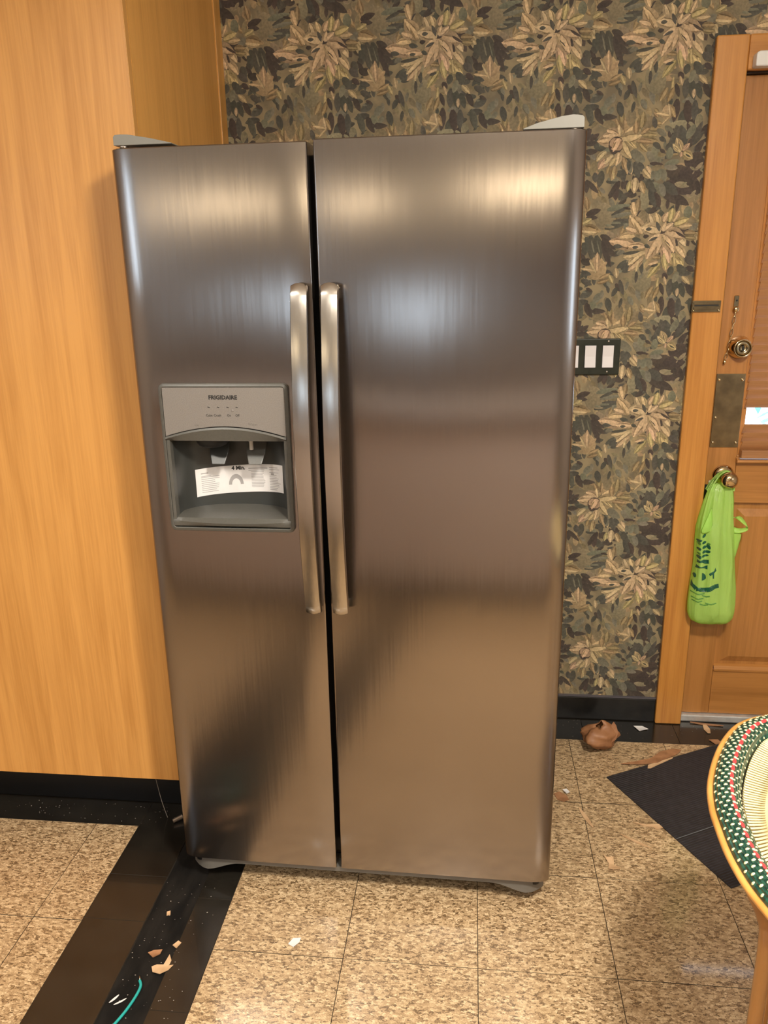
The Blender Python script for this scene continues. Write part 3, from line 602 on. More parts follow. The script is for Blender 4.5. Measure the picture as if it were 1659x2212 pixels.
dsp = fixn(mesh('dispenser', *ring(o1, i1, FY-.008, PYF, FY+.002), M['grey_pl'], fr, smooth=True)); dsp.data.set_sharp_from_angle(angle=.7); bevel(dsp, .0015, 2, .8)
CX = (BX0+BX1)/2
def arch(x, zc, ze): u = (x-CX)/((BX1-BX0)/2-.0075); return ze + (zc-ze)*(1-abs(u)**1.9)
ax = [BX0+.0078 + (BX1-BX0-.0156)*i/24 for i in range(25)]
V, F = prism([(x, arch(x, 1.1875, 1.1655)) for x in ax] + [(BX1-.0082, 1.2705), (BX0+.0082, 1.2705)], 'y', FY-.0090, FY+.004)
bevel(fixn(mesh('control_panel', V, F, M['panel'], dsp)), .001, 1)
# hood: crescent that leans in under the arch
V, F = [], []
for x in ax:
    za = arch(x, 1.1868, 1.1648); V += [(x, FY-.0115, za), (x, FY-.0135, za-.004), (x, FY-.006, 1.1565), (x, FY+.004, 1.1555), (x, FY+.004, za)]
for i in range(24):
    for k in range(4): F.append((5*i+k, 5*i+k+1, 5*i+k+6, 5*i+k+5))
fixn(mesh('hood', V, F, M['grey_pl'], dsp, smooth=True)).data.set_sharp_from_angle(angle=.6)
# hollow: half round back with side walls
CVX0, CVX1, CZ0, CZ1 = -.638, -.3885, .984, 1.158
def back_y(x):
    u = max(-1, min(1, (x-(CVX0+CVX1)/2)/((CVX1-CVX0)/2))); return FY+.010+.080*(1-abs(u)**2.4)**.5
V, F = [], []; n = 28
for i in range(n+1):
    x = (CVX0+CVX1)/2 - (CVX1-CVX0)/2*math.cos(PI*i/n); y = back_y(x)
    V += [(x, y, CZ0), (x, y, 1.06), (x, y-.004, CZ1), (x, FY-.001, CZ1)]
for i in range(n):
    for k in range(3): F.append((4*i+k, 4*i+k+1, 4*i+k+5, 4*i+k+4))
o = mesh('cavity', V, F, M['dark_pl'], dsp, smooth=True); o.data.set_sharp_from_angle(angle=.7)
# flat face left and right of the hollow
for nm, x0, x1 in (('side_cheek', BX0+.0077, CVX0), ('side_cheek', CVX1, BX1-.0077)):
    box(nm, x0, x1, FY-.0085, FY+.02, BZ0+.012, 1.166, M['grey_pl'], dsp, .001)
# tray with a bowed lip
V, F = [], []
for i in range(25):
    x = ax[i]; u = (x-CX)/(ax[-1]-CX); bow = 1-u*u
    V += [(x, FY+.004, BZ0+.010), (x, FY-.0095, BZ0+.012), (x, FY-.0105-.004*bow, BZ0+.020-.006*bow), (x, FY-.0095-.008*bow, .9795-.004*bow), (x, FY-.006, .985), (x, min(back_y(max(CVX0, min(CVX1, x)))+.002, FY+.09), .9905)]
for i in range(24):
    for k in range(5): F.append((6*i+k, 6*i+k+1, 6*i+k+7, 6*i+k+6))
fixn(mesh('drip_tray', V, F, M['grey_pl'], dsp, smooth=True)).data.set_sharp_from_angle(angle=.5)
# chute, nozzle and paddles
mesh('ice_chute', *lathe([(.040, 0), (.042, -.004), (.030, -.022), (.020, -.026)], (-.558, FY+.036, 1.1625), axis='z', seg=20), M['gasket'], dsp, smooth=True)
V, F = lathe([(.012, 0), (.012, -.008), (.0045, -.012), (.0045, -.030), (.003, -.0305)], (-.4735, FY+.040, 1.1585), axis='z', seg=14)
mesh('water_nozzle', V, F, M['nozzle'], dsp, smooth=True)
for xc in (-.553, -.4695):
    yb = FY+.058; yt = FY+.070
    P_ = [(xc-.024, 1.150), (xc+.024, 1.150), (xc+.0225, 1.118), (xc+.0155, 1.094), (xc-.0135, 1.094), (xc-.0205, 1.118)]
    V = [(x, yt-(1.150-z)*.55, z) for x, z in P_] + [(x, yt-(1.150-z)*.55+.006, z) for x, z in P_]
    F = [(5, 4, 3, 2, 1, 0), (6, 7, 8, 9, 10, 11)] + [(i, (i+1) % 6, 6+(i+1) % 6, 6+i) for i in range(6)]
    bevel(fixn(mesh('paddle', V, F, M['dark_pl'] if xc < -.5 else M['grey_pl'], dsp)), .002, 2)
# instruction strip stuck round the back of the hollow
def strip_pt(u, v, e=0.0):
    x = -.6135+.2015*u; zb = 1.0125+.0125*u; return (x, back_y(x)-.0012-e, zb+.0635*v)
V, F = [], []
for i in range(25):
    for e in (0, .0004): V += [strip_pt(i/24, 0, e), strip_pt(i/24, 1, e)]
for i in range(24):
    a = 4*i; F += [(a, a+4, a+5, a+1), (a+2, a+3, a+7, a+6), (a, a+2, a+6, a+4), (a+1, a+5, a+7, a+3)]
F += [(0, 1, 3, 2), (96, 98, 99, 97)]
fixn(mesh('instruction_strip', V, F, M['paper'], dsp, smooth=False))
def strip_rects(R, m, nm):
    V, F = [], []
    for (u0, u1, v0, v1) in R:
        k = max(2, int((u1-u0)*24)); n = len(V)
        for i in range(k+1):
            u = u0+(u1-u0)*i/k; V += [strip_pt(u, v0, .0006), strip_pt(u, v1, .0006)]
        for i in range(k): F.append((n+2*i, n+2*i+2, n+2*i+3, n+2*i+1))
    mesh(nm, V, F, m, dsp, kind='stuff')
rg = random.Random(2); R = []
for z in range(9): R.append((.05, .05+.19*rg.uniform(.7, 1), .66-.068*z, .68-.068*z))
for z in range(11): R.append((.60, .60+.165*rg.uniform(.8, 1), .72-.055*z, .74-.055*z))
for z in range(10): R.append((.82, .82+.15*rg.uniform(.6, 1), .60-.058*z, .62-.058*z))
R += [(.05, .12, .80, .835), (.05, .15, .70, .72), (.57, .80, .845, .88), (.57, .76, .78, .80), (.82, .93, .875, .90), (.82, .95, .81, .83), (.82, .94, .70, .715), (.84, .88, .62, .68)]
strip_rects(R, M['ink_soft'], 'printed_lines')
V2, F2 = text2d('4 Min.', .0088, .05)
V = [strip_pt(.455+x/.2015, .835+y/.0635, .0007) for x, y in V2]; mesh('printed_heading', V, F2, M['ink'], dsp)
V = []; F = []
for i in range(13):
    w = PI*i/12; V += [strip_pt(.42+.085*math.cos(w), .30+.38*math.sin(w), .0006), strip_pt(.42+.05*math.cos(w), .30+.22*math.sin(w), .0006)]
for i in range(12): F.append((2*i, 2*i+1, 2*i+3, 2*i+2))
mesh('printed_picture', V, F, M['ink_soft'], dsp)
# lettering on the control panel
def letter(s, h, x, z, m, nm, sx=1.0, bold=.02):
    V2, F2 = text2d(s, h, bold); mesh(nm, [(x+a*sx, FY-.00925, z+c) for a, c in V2], F2, m, dsp)
letter('FRIGIDAIRE', .0082, -.5135, 1.2455, M['ink'], 'maker_lettering', 1.04, .055)
for s, x in (('Cube', -.5455), ('Crush', -.5275), ('On', -.5025), ('Off', -.4845)): letter(s, .0048, x, 1.2095, M['ink'], 'button_lettering', .95)
letter('Ice', .0052, -.5745, 1.1885, M['ink_grey'], 'spout_lettering'); letter('Water', .0052, -.4525, 1.1905, M['ink_grey'], 'spout_lettering')
for x in (-.5455, -.525, -.5045, -.485): mesh('button_mark', *prism([(x-.003, 1.2292), (x+.002, 1.2272), (x+.0032, 1.2282), (x-.001, 1.2302)], 'y', FY-.0095, FY-.0090), M['ink'], dsp)
mesh('indicator', *lathe([(.0028, 0), (.0024, .0006), (.001, .0008)], (-.4945, FY-.0090, 1.2215), seg=10), M['panel'], dsp, smooth=True)

# hinge covers on top
def hinge(xo, sgn):
    L_ = [(0, 0), (0, .020), (.004, .0245), (.016, .0255), (.030, .0245), (.075, .0145), (.118, .002), (.118, 0)] if sgn > 0 else [(0, .0), (0, .021), (.004, .026), (.020, .0285), (.040, .026), (.085, .013), (.110, .002), (.110, 0)]
    V, F = prism([(xo+sgn*a, ZT+.0045+c*.78) for a, c in L_], 'y', RY-.006, BY+.085)
    o = bevel(fixn(mesh('hinge_cover', V, F, M['cap'], fr)), .004, 3)
    mesh('hinge_pin', *lathe([(.009, 0), (.009, .008)], (xo+sgn*.016, RY+.006, ZT-.0008), axis='z', seg=14), M['bolt'], fr, smooth=True)
hinge(XA+.006, 1); hinge(XB-.006, -1)

# base grille with swept foot covers
def foot_z(s): return .018 + .030*min(1, max(0, (s-.075)/.075))**1.2 if s < .15 else .048
V, F = [], []; n = 60; x0, x1 = XA+.010, XB-.010
for i in range(n+1):
    x = x0+(x1-x0)*i/n; s = min(x-x0, x1-x); zb = .0525-.0240*(0.5+.5*math.cos(PI*min(1, max(0, (s-.035))/.095))); 
    y = FY+.012+.030*max(0, 1-s/.05)**2
    top = .074 if s > .115 else .074-.012*max(0, 1-s/.07)
    zm = zb+.004
    V += [(x, y+.006, zb), (x, y, zm), (x, y+.001, max(zm+.004, min(top, .069))), (x, y+.03, max(zm+.006, min(top, .069)+.001)), (x, y+.03, zb)]
for i in range(n):
    for k in range(5): F.append((5*i+k, 5*i+(k+1) % 5, 5*i+5+(k+1) % 5, 5*i+5+k))
F += [tuple(range(5)), tuple(range(5*n+4, 5*n-1, -1))]
o = fixn(mesh('base_grille', V, F, M['grille'], fr, smooth=True)); o.data.set_sharp_from_angle(angle=.7)
box('added_shade_board', x0+.01, x1-.01, FY+.055, FY+.060, .058, .074, M['gasket'], fr)  # added black board that blocks light and darkens the gap under the doors
for xc in (x0+.045, x1-.045):
    mesh('levelling_foot', *lathe([(.020, .0005), (.021, .010), (.012, .014), (.010, .05)], (xc, FY+.075, 0), axis='z', seg=16), M['gasket'], fr, smooth=True)
    mesh('hinge_bushing', *lathe([(.012, .054), (.013, .060), (.013, .0745)], (xc+(-.022 if xc < 0 and xc < -.3 else .022), FY+.030, 0), axis='z', seg=14), M['gasket'], fr, smooth=True)
for xc in (x0+.06, x1-.06): mesh('rear_wheel', *lathe([(.018, 0), (.018, .02)], (xc, 2.30, .0185), seg=16), M['gasket'], fr, smooth=True)

# ================================================================ RUBBER MAT
A0 = Vector((.430, 2.156)); eu = Vector((math.cos(math.radians(28.2)), math.sin(math.radians(28.2)))); ev = Vector((eu.y, -eu.x))
mt = thing('rubber_mat', 'black ribbed rubber mat lying aslant on the floor before the back door', 'mat', (.75, 2.05, 0))
def mat_panel(v0, v1, nm, z0, tilt=0):
    V, F = [], []; ribs = int((v1-v0)/.0075); L_ = .86
    prof = []
    for k in range(ribs):
        v = v0+(v1-v0)*k/ribs; d = (v1-v0)/ribs
        prof += [(v, .0024), (v+d*.18, .0040), (v+d*.62, .0040), (v+d*.80, .0024)]
    prof.append((v1, .0024))
    for u in (0, L_):
        for (v, z) in prof:
            p = A0+eu*u+ev*v; V.append((p.x, p.y, z0+z+tilt*(v-v0)))
        for (v, z) in (prof[-1], prof[0]):
            p = A0+eu*u+ev*v; V.append((p.x, p.y, z0))
    n = len(prof)+2
    for k in range(n): F.append((k, (k+1) % n, n+(k+1) % n, n+k))
    F += [tuple(range(n-1, -1, -1)), tuple(range(n, 2*n))]
    return fixn(mesh(nm, V, F, M['rubber'], mt))
mat_panel(0, .304, 'ribbed_panel', .0004); mat_panel(.3065, .500, 'ribbed_panel', .0004)
p, q = A0+ev*.3052, A0+ev*.3052+eu*.86
mesh('joint_strip', *tube([(p.x, p.y, .0046), (q.x, q.y, .0046)], .0012, 6), mat('grey_joint', (.10, .10, .10), .5), mt, smooth=True)

# ================================================================ GREEN SHOPPING BAG ON THE KNOB
bag = thing('shopping_bag', 'bright green plastic carrier bag hanging from the brass door knob', 'bag', (.77, 2.445, .40))
#  z, centre x, half width, centre y, half depth
SEC = [(.852, .7745, .028, 2.470, .010), (.835, .772, .036, 2.466, .016), (.80, .769, .043, 2.462, .021), (.75, .765, .050, 2.458, .027), (.715, .764, .055, 2.455, .033), (.68, .7655, .0565, 2.453, .037),
       (.64, .768, .0585, 2.452, .040), (.60, .7705, .0605, 2.451, .042), (.56, .772, .064, 2.450, .044), (.52, .773, .068, 2.449, .046), (.47, .7735, .0715, 2.448, .048), (.44, .774, .071, 2.448, .048), (.418, .7745, .067, 2.449, .044), (.404, .775, .058, 2.450, .036), (.399, .776, .045, 2.450, .026)]
def sec_at(z):
    for a, b_ in zip(SEC, SEC[1:]):
        if a[0] >= z >= b_[0]:
            t_ = (a[0]-z)/(a[0]-b_[0]); return tuple(a[i]+(b_[i]-a[i])*t_ for i in range(5))
    return SEC[0] if z > SEC[0][0] else SEC[-1]
def bag_pt(z, th, grow=0.0):
    _, cx, hw, cy, hd = sec_at(z); c, s = math.cos(th), math.sin(th)
    sq = lambda v: math.copysign(abs(v)**.8, v)
    up_ = max(0, min(1, (z-.46)/.35))
    pl_ = 1 + .17*up_*math.sin(7*th+.6) + .12*up_*math.sin(12*th+9*z) + .05*math.sin(9*th+1.3+6*z) - .16*math.exp(-((th-4.95)/.16)**2)*min(1, max(0, (z-.42)/.12)) + .03*math.sin(4*th+40*z)*(1-up_)
    rip = .0022*math.sin(55*z+3*th)*(1-up_)
    return Vector((cx+(hw+grow)*sq(c)*(1+.25*(pl_-1)) , cy+(hd+grow)*sq(s)*pl_+rip*s, z))
NZ, NT = 60, 56; V, F = [], []
for i in range(NZ+1):
    z = SEC[0][0]+(SEC[-1][0]-SEC[0][0])*i/NZ
    for k in range(NT): V.append(bag_pt(z, 2*PI*k/NT))
for i in range(NZ):
    for k in range(NT): F.append((i*NT+k, i*NT+(k+1) % NT, (i+1)*NT+(k+1) % NT, (i+1)*NT+k))
F.append(tuple(NZ*NT+k for k in range(NT)))
fixn(mesh('bag_body', V, F, M['bag'], bag, smooth=True))
# handles drawn up over the neck of the knob
def loop_strip(pts, wid, nm):
    P = spline(pts, 8); V, F = [], []
    for i, p in enumerate(P):
        t_ = (P[min(i+1, len(P)-1)]-P[max(i-1, 0)]).normalized(); sd = Vector((0, 1, 0)); nn = t_.cross(sd).normalized()
        w = wid[0]+(wid[1]-wid[0])*abs(2*i/(len(P)-1)-1)
        for k in range(9):
            a = k/8-.5; V.append(p + sd*w*a*.8 + nn*(.004*math.cos(k*2.4)) )
    for i in range(len(P)-1):
        for k in range(8): F.append((i*9+k, i*9+k+1, i*9+k+10, i*9+k+9))
    o = mesh(nm, V, F, M['bag'], bag, smooth=True); s = o.modifiers.new('film', 'SOLIDIFY'); s.thickness = .0006; return o
loop_strip([(.742, 2.466, .832), (.755, 2.474, .858), (.773, 2.481, .8795), (.789, 2.483, .8865), (.803, 2.481, .878), (.807, 2.474, .855), (.806, 2.466, .832)], (.016, .03), 'bag_handle')
loop_strip([(.735, 2.478, .828), (.750, 2.484, .853), (.770, 2.490, .875), (.789, 2.491, .8825), (.801, 2.490, .872), (.803, 2.484, .85), (.800, 2.478, .83)], (.012, .026), 'bag_handle')
# loose lips of the bag mouth: left and right
def lip(pts, nm):
    V, F = [], []
    for a, b_ in pts: V += [a, tuple((Vector(a)+Vector(b_))/2+Vector((0, -.006, 0))), b_]
    for i in range(len(pts)-1):
        for k in range(2): F.append((3*i+k, 3*i+k+1, 3*i+k+4, 3*i+k+3))
    o = mesh(nm, V, F, M['bag'], bag, smooth=True); s = o.modifiers.new('film', 'SOLIDIFY'); s.thickness = .0008
    m_ = o.modifiers.new('sub', 'SUBSURF'); m_.levels = 1; m_.render_levels = 1; return o
lip([((.806, 2.452, .755), (.806, 2.44, .745)), ((.822, 2.450, .748), (.836, 2.462, .758)), ((.842, 2.446, .730), (.850, 2.456, .738)), ((.864, 2.440, .716), (.862, 2.448, .722)), ((.852, 2.438, .706), (.842, 2.452, .712)), ((.832, 2.442, .700), (.822, 2.462, .715)), ((.812, 2.450, .698), (.810, 2.466, .72))], 'bag_lip')
lip([((.812, 2.455, .70), (.848, 2.452, .703)), ((.816, 2.458, .66), (.842, 2.456, .66)), ((.822, 2.460, .62), (.836, 2.458, .62)), ((.824, 2.46, .592), (.829, 2.46, .592))], 'bag_lip')
lip([((.742, 2.436, .79), (.736, 2.432, .775)), ((.745, 2.428, .75), (.722, 2.424, .735)), ((.748, 2.424, .728), (.709, 2.420, .713)), ((.745, 2.424, .712), (.716, 2.420, .704))], 'bag_lip')
# print on the film: bars, lattice, ring and band
def front_pt(x, z, e=.0015):
    lo, hi = PI, 1.5*PI*1.16
    for _ in range(24):
        md = (lo+hi)/2
        if bag_pt(z, md).x < x: lo = md
        else: hi = md
    p = bag_pt(z, (lo+hi)/2); _, cx, hw, cy, hd = sec_at(z)
    return (p.x - e*.7*max(0, 1-(p.x-(cx-hw))/.02), p.y-e, p.z)
def pu(px, py):  # crop coordinates of the print -> bag front
    X, Y = 1484.5+px*.94*120/1659, 1150+py*160/2212
    d = (fwd + rt*((X-829.5)/F_PX) + up*((1106-Y)/F_PX)); t_ = 2.405/d.y
    return d.x*t_, EYE+d.z*t_
PV, PF, SV, SF = [], [], [], []
def ink(poly, soft=False, sub=3):
    VV, FF = (SV, SF) if soft else (PV, PF); n = len(VV); m = len(poly)
    c = (sum(p[0] for p in poly)/m, sum(p[1] for p in poly)/m)
    rows = [[(c[0]+(p[0]-c[0])*k/sub, c[1]+(p[1]-c[1])*k/sub) for p in poly] for k in range(1, sub+1)]
    VV.append(front_pt(*pu(*c)))
    for r_ in rows: VV.extend(front_pt(*pu(*p)) for p in r_)
    for i in range(m): FF.append((n, n+1+i, n+1+(i+1) % m))
    for k in range(sub-1):
        for i in range(m): FF.append((n+1+k*m+i, n+1+(k+1)*m+i, n+1+(k+1)*m+(i+1) % m, n+1+k*m+(i+1) % m))
def band(pts, w, soft=False):
    for (a, b_) in zip(pts, pts[1:]):
        d = Vector((b_[0]-a[0], b_[1]-a[1])).normalized(); n_ = Vector((-d.y, d.x))*w/2
        ink([(a[0]+n_.x, a[1]+n_.y), (b_[0]+n_.x, b_[1]+n_.y), (b_[0]-n_.x, b_[1]-n_.y), (a[0]-n_.x, a[1]-n_.y)], soft, 2)
E_ = lambda cx, cy, a, b_, r=0, n=10: [(cx+a*math.cos(w*2*PI/n)*math.cos(r)-b_*math.sin(w*2*PI/n)*math.sin(r), cy+a*math.cos(w*2*PI/n)*math.sin(r)+b_*math.sin(w*2*PI/n)*math.cos(r)) for w in range(n)]
ink(E_(605, 175, 75, 42, -.7))
for (x, y, a, b_) in ((470, 320, 55, 28), (600, 370, 60, 34), (715, 470, 40, 62), (600, 505, 62, 36), (455, 400, 34, 40), (590, 640, 58, 34), (690, 620, 60, 34), (560, 760, 48, 30), (440, 790, 44, 44), (640, 740, 60, 22), (450, 560, 40, 34), (440, 690, 30, 26), (720, 390, 34, 30)): ink(E_(x, y, a*1.22, b_*1.18, -.4), a < 40)
ink([(400, 890), (560, 860), (705, 845), (700, 960), (560, 965), (385, 975)])
ink([(375, 1045), (440, 1090), (560, 1060), (670, 1010), (660, 1130), (590, 1110), (480, 1105), (345, 1140)])
ink(E_(250, 1215, 75, 42, -1.0)); ink(E_(320, 1370, 32, 70, .15))
ink([(500, 1245), (560, 1265), (610, 1320), (615, 1395), (570, 1450), (490, 1475)])
ink([(690, 1245), (760, 1190), (870, 1150), (900, 1060), (930, 1150), (850, 1215), (840, 1370), (800, 1365), (800, 1250), (720, 1300)])
band([(175, 1560), (215, 1660), (320, 1725), (460, 1740), (600, 1730), (720, 1690), (850, 1610), (1000, 1590)], 125)
for (y, x0, x1) in ((1850, 190, 560), (1900, 480, 700), (1990, 190, 520), (2070, 200, 480), (2100, 560, 900), (2150, 400, 640)): band([(x0, y), ((x0+x1)/2, y+25), (x1, y-10)], 34, True)
mesh('printed_emblem', PV, PF, M['bag_ink'], bag); mesh('small_print', SV, SF, M['bag_ink_soft'], bag, kind='stuff')

# ================================================================ RATTAN STOOL
SZ = .725
OUT = [(.600, 1.328), (.530, 1.318), (.478, 1.290), (.440, 1.244), (.406, 1.183), (.377, 1.112), (.363, 1.053), (.3585, 1.005), (.357, .940), (.366, .872), (.392, .800), (.440, .735), (.515, .695), (.600, .682)]
OUT = OUT + [(1.2-x, y) for x, y in OUT[-2:0:-1]]
SCX, SCY = .60, 1.005
out_p = [Vector((p.x, p.y, 0)) for p in spline([(x, y, 0) for x, y in OUT], 10, closed=True)]
n = len(out_p)
def inset(d):
    r_ = []
    for i in range(n):
        t_ = (out_p[(i+1) % n]-out_p[i-1]).normalized(); r_.append(out_p[i] + Vector((t_.y, -t_.x, 0))*d*(1 if 1 else 0))
    return r_
s_ = 1 if (Vector((SCX, SCY, 0))-out_p[20]).dot(inset(.01)[20]-out_p[20]) > 0 else -1
stl = thing('rattan_stool', 'rattan bar stool with green cream and red woven rim at the right edge', 'stool', (SCX, SCY, 0))
mesh('rim_pole', *tube([p+Vector((0, 0, SZ-.004)) for p in inset(s_*.003)], .0050, 10, closed=True), M['rattan'], stl, smooth=True)
arc = [0]
for i in range(n): arc.append(arc[-1]+(out_p[(i+1) % n]-out_p[i]).length)
BW = .043; NB = 14
rows = []
for k in range(NB+1):
    u = k/NB; rows.append((inset(s_*(.007+BW*u)), SZ + .016*math.sin(PI*min(1, u*1.02))**.7 - .004*u - .018*max(0, u-.86)/.14))
V, F, U = [], [], []
for k, (r_, z) in enumerate(rows):
    for i in range(n): V.append((r_[i].x, r_[i].y, z)); U.append((arc[i]/.008, k*.5))
for k in range(NB):
    for i in range(n): F.append((k*n+i, k*n+(i+1) % n, (k+1)*n+(i+1) % n, (k+1)*n+i))
fixn(mesh('woven_rim', V, F, M['green_w'], stl, smooth=True, uv=U))
def on_rim(s, u):
    s = s % arc[-1]; i = 0
    lo, hi = 0, n
    while hi-lo > 1:
        md = (lo+hi)//2
        if arc[md] <= s: lo = md
        else: hi = md
    f = (s-arc[lo])/(arc[lo+1]-arc[lo]); k = min(NB-1, int(u*NB)); g = u*NB-k
    P = lambda kk, ii: Vector((rows[kk][0][ii % n].x, rows[kk][0][ii % n].y, rows[kk][1]))
    a = P(k, lo).lerp(P(k, lo+1), f); b_ = P(k+1, lo).lerp(P(k+1, lo+1), f); c = a.lerp(b_, g)
    tn = (P(k, lo+1)-P(k, lo)).normalized(); sd = (P(k+1, lo)-P(k, lo)).normalized(); nr = tn.cross(sd)
    if nr.z < 0: nr = -nr
    return c, tn, sd, nr
def bead(V, F, s, u, l, w, h=.0012, rot=0.0):
    c, tn, sd, nr = on_rim(s, u); a = tn*math.cos(rot)+sd*math.sin(rot); b_ = sd*math.cos(rot)-tn*math.sin(rot); m = len(V)
    V.append(c+nr*h)
    for q, hh in ((.6, .85), (1.0, -.2)):
        for k in range(8): V.append(c + a*(l*q*math.cos(k*PI/4)) + b_*(w*q*math.sin(k*PI/4)) + nr*h*hh)
    for k in range(8): F.append((m, m+1+k, m+1+(k+1) % 8))
    for k in range(8): F.append((m+1+k, m+9+k, m+9+(k+1) % 8, m+1+(k+1) % 8))
V, F = [], []; cnt = int(arc[-1]/.0215); stp = arc[-1]/cnt
for j in range(cnt):
    for k, u in enumerate((.05, .16, .27, .385, .50, .665, .755, .845, .925)):
        ro = (1.35, 1.5, 1.65, 1.85, 2.1, 2.1, 2.0, 1.9, 1.8)[k]
        bead(V, F, (j+.5*(k % 2))*stp, u, (.0033 if k < 5 else .0027), (.0022 if k < 5 else .0017), rot=ro)
mesh('cream_strands', V, F, M['cream'], stl, smooth=True, kind='stuff')
V, F = [], []
for j in range(cnt): bead(V, F, (j+.5)*stp, .585, .0026, .0030, .0013, .4)
mesh('cream_stitches', V, F, M['cream'], stl, smooth=True, kind='stuff')
for j in range(cnt):
    V, F = [], []; bead(V, F, j*stp, .585, .0083, .0036, .0014, .06)
    mesh('red_strand', V, F, M['red'], stl, smooth=True)
# cane seat: fine strands running inwards from the rim over a shallow dish
V, F, U = [], [], []; inn = rows[-1][0]; KS = 12
for k in range(KS+1):
    q = k/KS
    for i in range(n):
        p = inn[i].lerp(Vector((SCX, SCY, 0)), q); z = SZ-.014-.030*(1-(1-q)**2)
        V.append((p.x, p.y, z)); U.append((i*1.0, k*.5))
for k in range(KS):
    for i in range(n): F.append((k*n+i, k*n+(i+1) % n, (k+1)*n+(i+1) % n, (k+1)*n+i))
fixn(mesh('cane_seat', V, F, M['weave'], stl, smooth=True, uv=U))
V, F = [], []; rg = random.Random(4)
cnt = 230
for j in range(cnt):
    s = j*arc[-1]/cnt; c, tn, sd, nr = on_rim(s, .98); i = int(j*n/cnt)
    c0 = Vector((c.x, c.y, SZ-.008)); tgt = Vector((SCX, SCY, 0)); d = (tgt-Vector((c.x, c.y, 0))).normalized(); d = (d*.8 - tn*.6*(1 if tn.dot(Vector((0, -1, 0))) < 9 else -1)).normalized()
    pts = [c0 + d*.002, c0+d*.011+Vector((0, 0, -.0035)), c0+d*.026+Vector((0, 0, -.0085)), c0+d*.040+Vector((0, 0, -.013))]
    v, f = tube(pts, [.0017, .0019, .0017, .0010], 5); m = len(V); V += v; F += [tuple(m+x for x in g) for g in f]
mesh('fringe_strands', V, F, M['cream'], stl, smooth=True, kind='stuff')
# legs: upright cane with a bend out to the rim at the top
def leg(pts): mesh('leg', *tube(spline(pts, 8), .0115, 12), M['cane_leg'], stl, smooth=True)
LG = [(.393, .975, SZ-.020), (.405, .992, .655), (.432, 1.022, .595), (.462, 1.052, .53), (.476, 1.064, .47), (.478, 1.066, .30), (.478, 1.066, .0005)]
leg(LG); leg([(1.2-x, y, z) for x, y, z in LG])
leg([(.52, 1.285, SZ-.02), (.535, 1.25, .64), (.55, 1.225, .55), (.555, 1.215, .4), (.555, 1.215, .0005)]); leg([(.60, .715, SZ-.02), (.60, .745, .64), (.60, .775, .55), (.60, .785, .4), (.60, .785, .0005)])

# ================================================================ BITS ON THE FLOOR
# crumpled dry leaf
lf = thing('crumpled_leaf', 'crumpled dry brown leaf on the floor beside the black border', 'leaf', (.43, 2.30, 0))
rg = random.Random(9); V, F = [], []; NU, NV = 26, 14
for i in range(NU):
    for k in range(NV+1):
        a = 2*PI*i/NU; e = -.5*PI+PI*(.06+.88*k/NV)
        r_ = .050*(1+.16*math.sin(3*a+1.2)+.12*math.sin(5*a+2*e)+.10*math.sin(7*e+a*2)+.05*math.sin(11*a+5*e))
        V.append((.425+r_*1.06*math.cos(e)*math.cos(a), 2.302+r_*.85*math.cos(e)*math.sin(a), .042+.040*math.sin(e)*(1+.25*math.cos(a-.6)) + .010*max(0, math.sin(2*a))*(k/NV)))
mn = min(v[2] for v in V); V = [(x, y, z-mn+.0008) for x, y, z in V]
for i in range(NU):
    for k in range(NV): F.append((i*(NV+1)+k, ((i+1) % NU)*(NV+1)+k, ((i+1) % NU)*(NV+1)+k+1, i*(NV+1)+k+1))
o = mesh('leaf_blade', V, F, M['leaf'], lf, smooth=True); s = o.modifiers.new('thick', 'SOLIDIFY'); s.thickness = .0012; s.offset = -1
V, F = [], []
fp = [(.452, 2.300, .070), (.462, 2.304, .092), (.470, 2.308, .104), (.478, 2.303, .094), (.484, 2.297, .074), (.478, 2.290, .050), (.462, 2.285, .040)]
mesh('leaf_flap', fp + [(.462, 2.292, .066), (.470, 2.297, .072)], [(0, 1, 7), (1, 2, 8), (1, 8, 7), (2, 3, 8), (3, 4, 8), (4, 5, 8), (8, 5, 7), (5, 6, 7)], M['leaf'], lf).modifiers.new('thick', 'SOLIDIFY').thickness = .001

def flake(name, label, cat, pts, m, lift=.0012, th=.0015, curl=.004, group=None, base=0.0):
    """thin chip with an outline on the floor, a little curled along its length"""
    cx = sum(p[0] for p in pts)/len(pts); cy = sum(p[1] for p in pts)/len(pts)
    t = thing(name, label, cat, (cx, cy, base), group)
    r_ = max((Vector((p[0]-cx, p[1]-cy))).length for p in pts)
    V = []; n_ = len(pts)
    for q in (1.0, .55):
        for p in pts:
            x, y = cx+(p[0]-cx)*q, cy+(p[1]-cy)*q; d = Vector((x-cx, y-cy)).length/r_
            V.append((x, y, base+lift+curl*d*d))
    V.append((cx, cy, base+lift))
    F = [(i, (i+1) % n_, n_+(i+1) % n_, n_+i) for i in range(n_)] + [(n_+i, n_+(i+1) % n_, 2*n_) for i in range(n_)]
    o = mesh('blade', V, F, m, t); s = o.modifiers.new('thick', 'SOLIDIFY'); s.thickness = th; s.offset = -1 if o.data.polygons[0].normal.z > 0 else 1
    s.offset = 0
    return t
def sliver(a, b_, w, k=.0): 
    a, b_ = Vector(a), Vector(b_); d = (b_-a); n_ = Vector((-d.y, d.x)).normalized()*w/2; L_ = [0, .25, .55, .8, 1]
    return [tuple(a+d*t_+n_*(.3+1.4*t_*(1-t_)*2+k)) for t_ in L_] + [tuple(a+d*t_-n_*(.3+1.4*t_*(1-t_)*2)) for t_ in reversed(L_)]
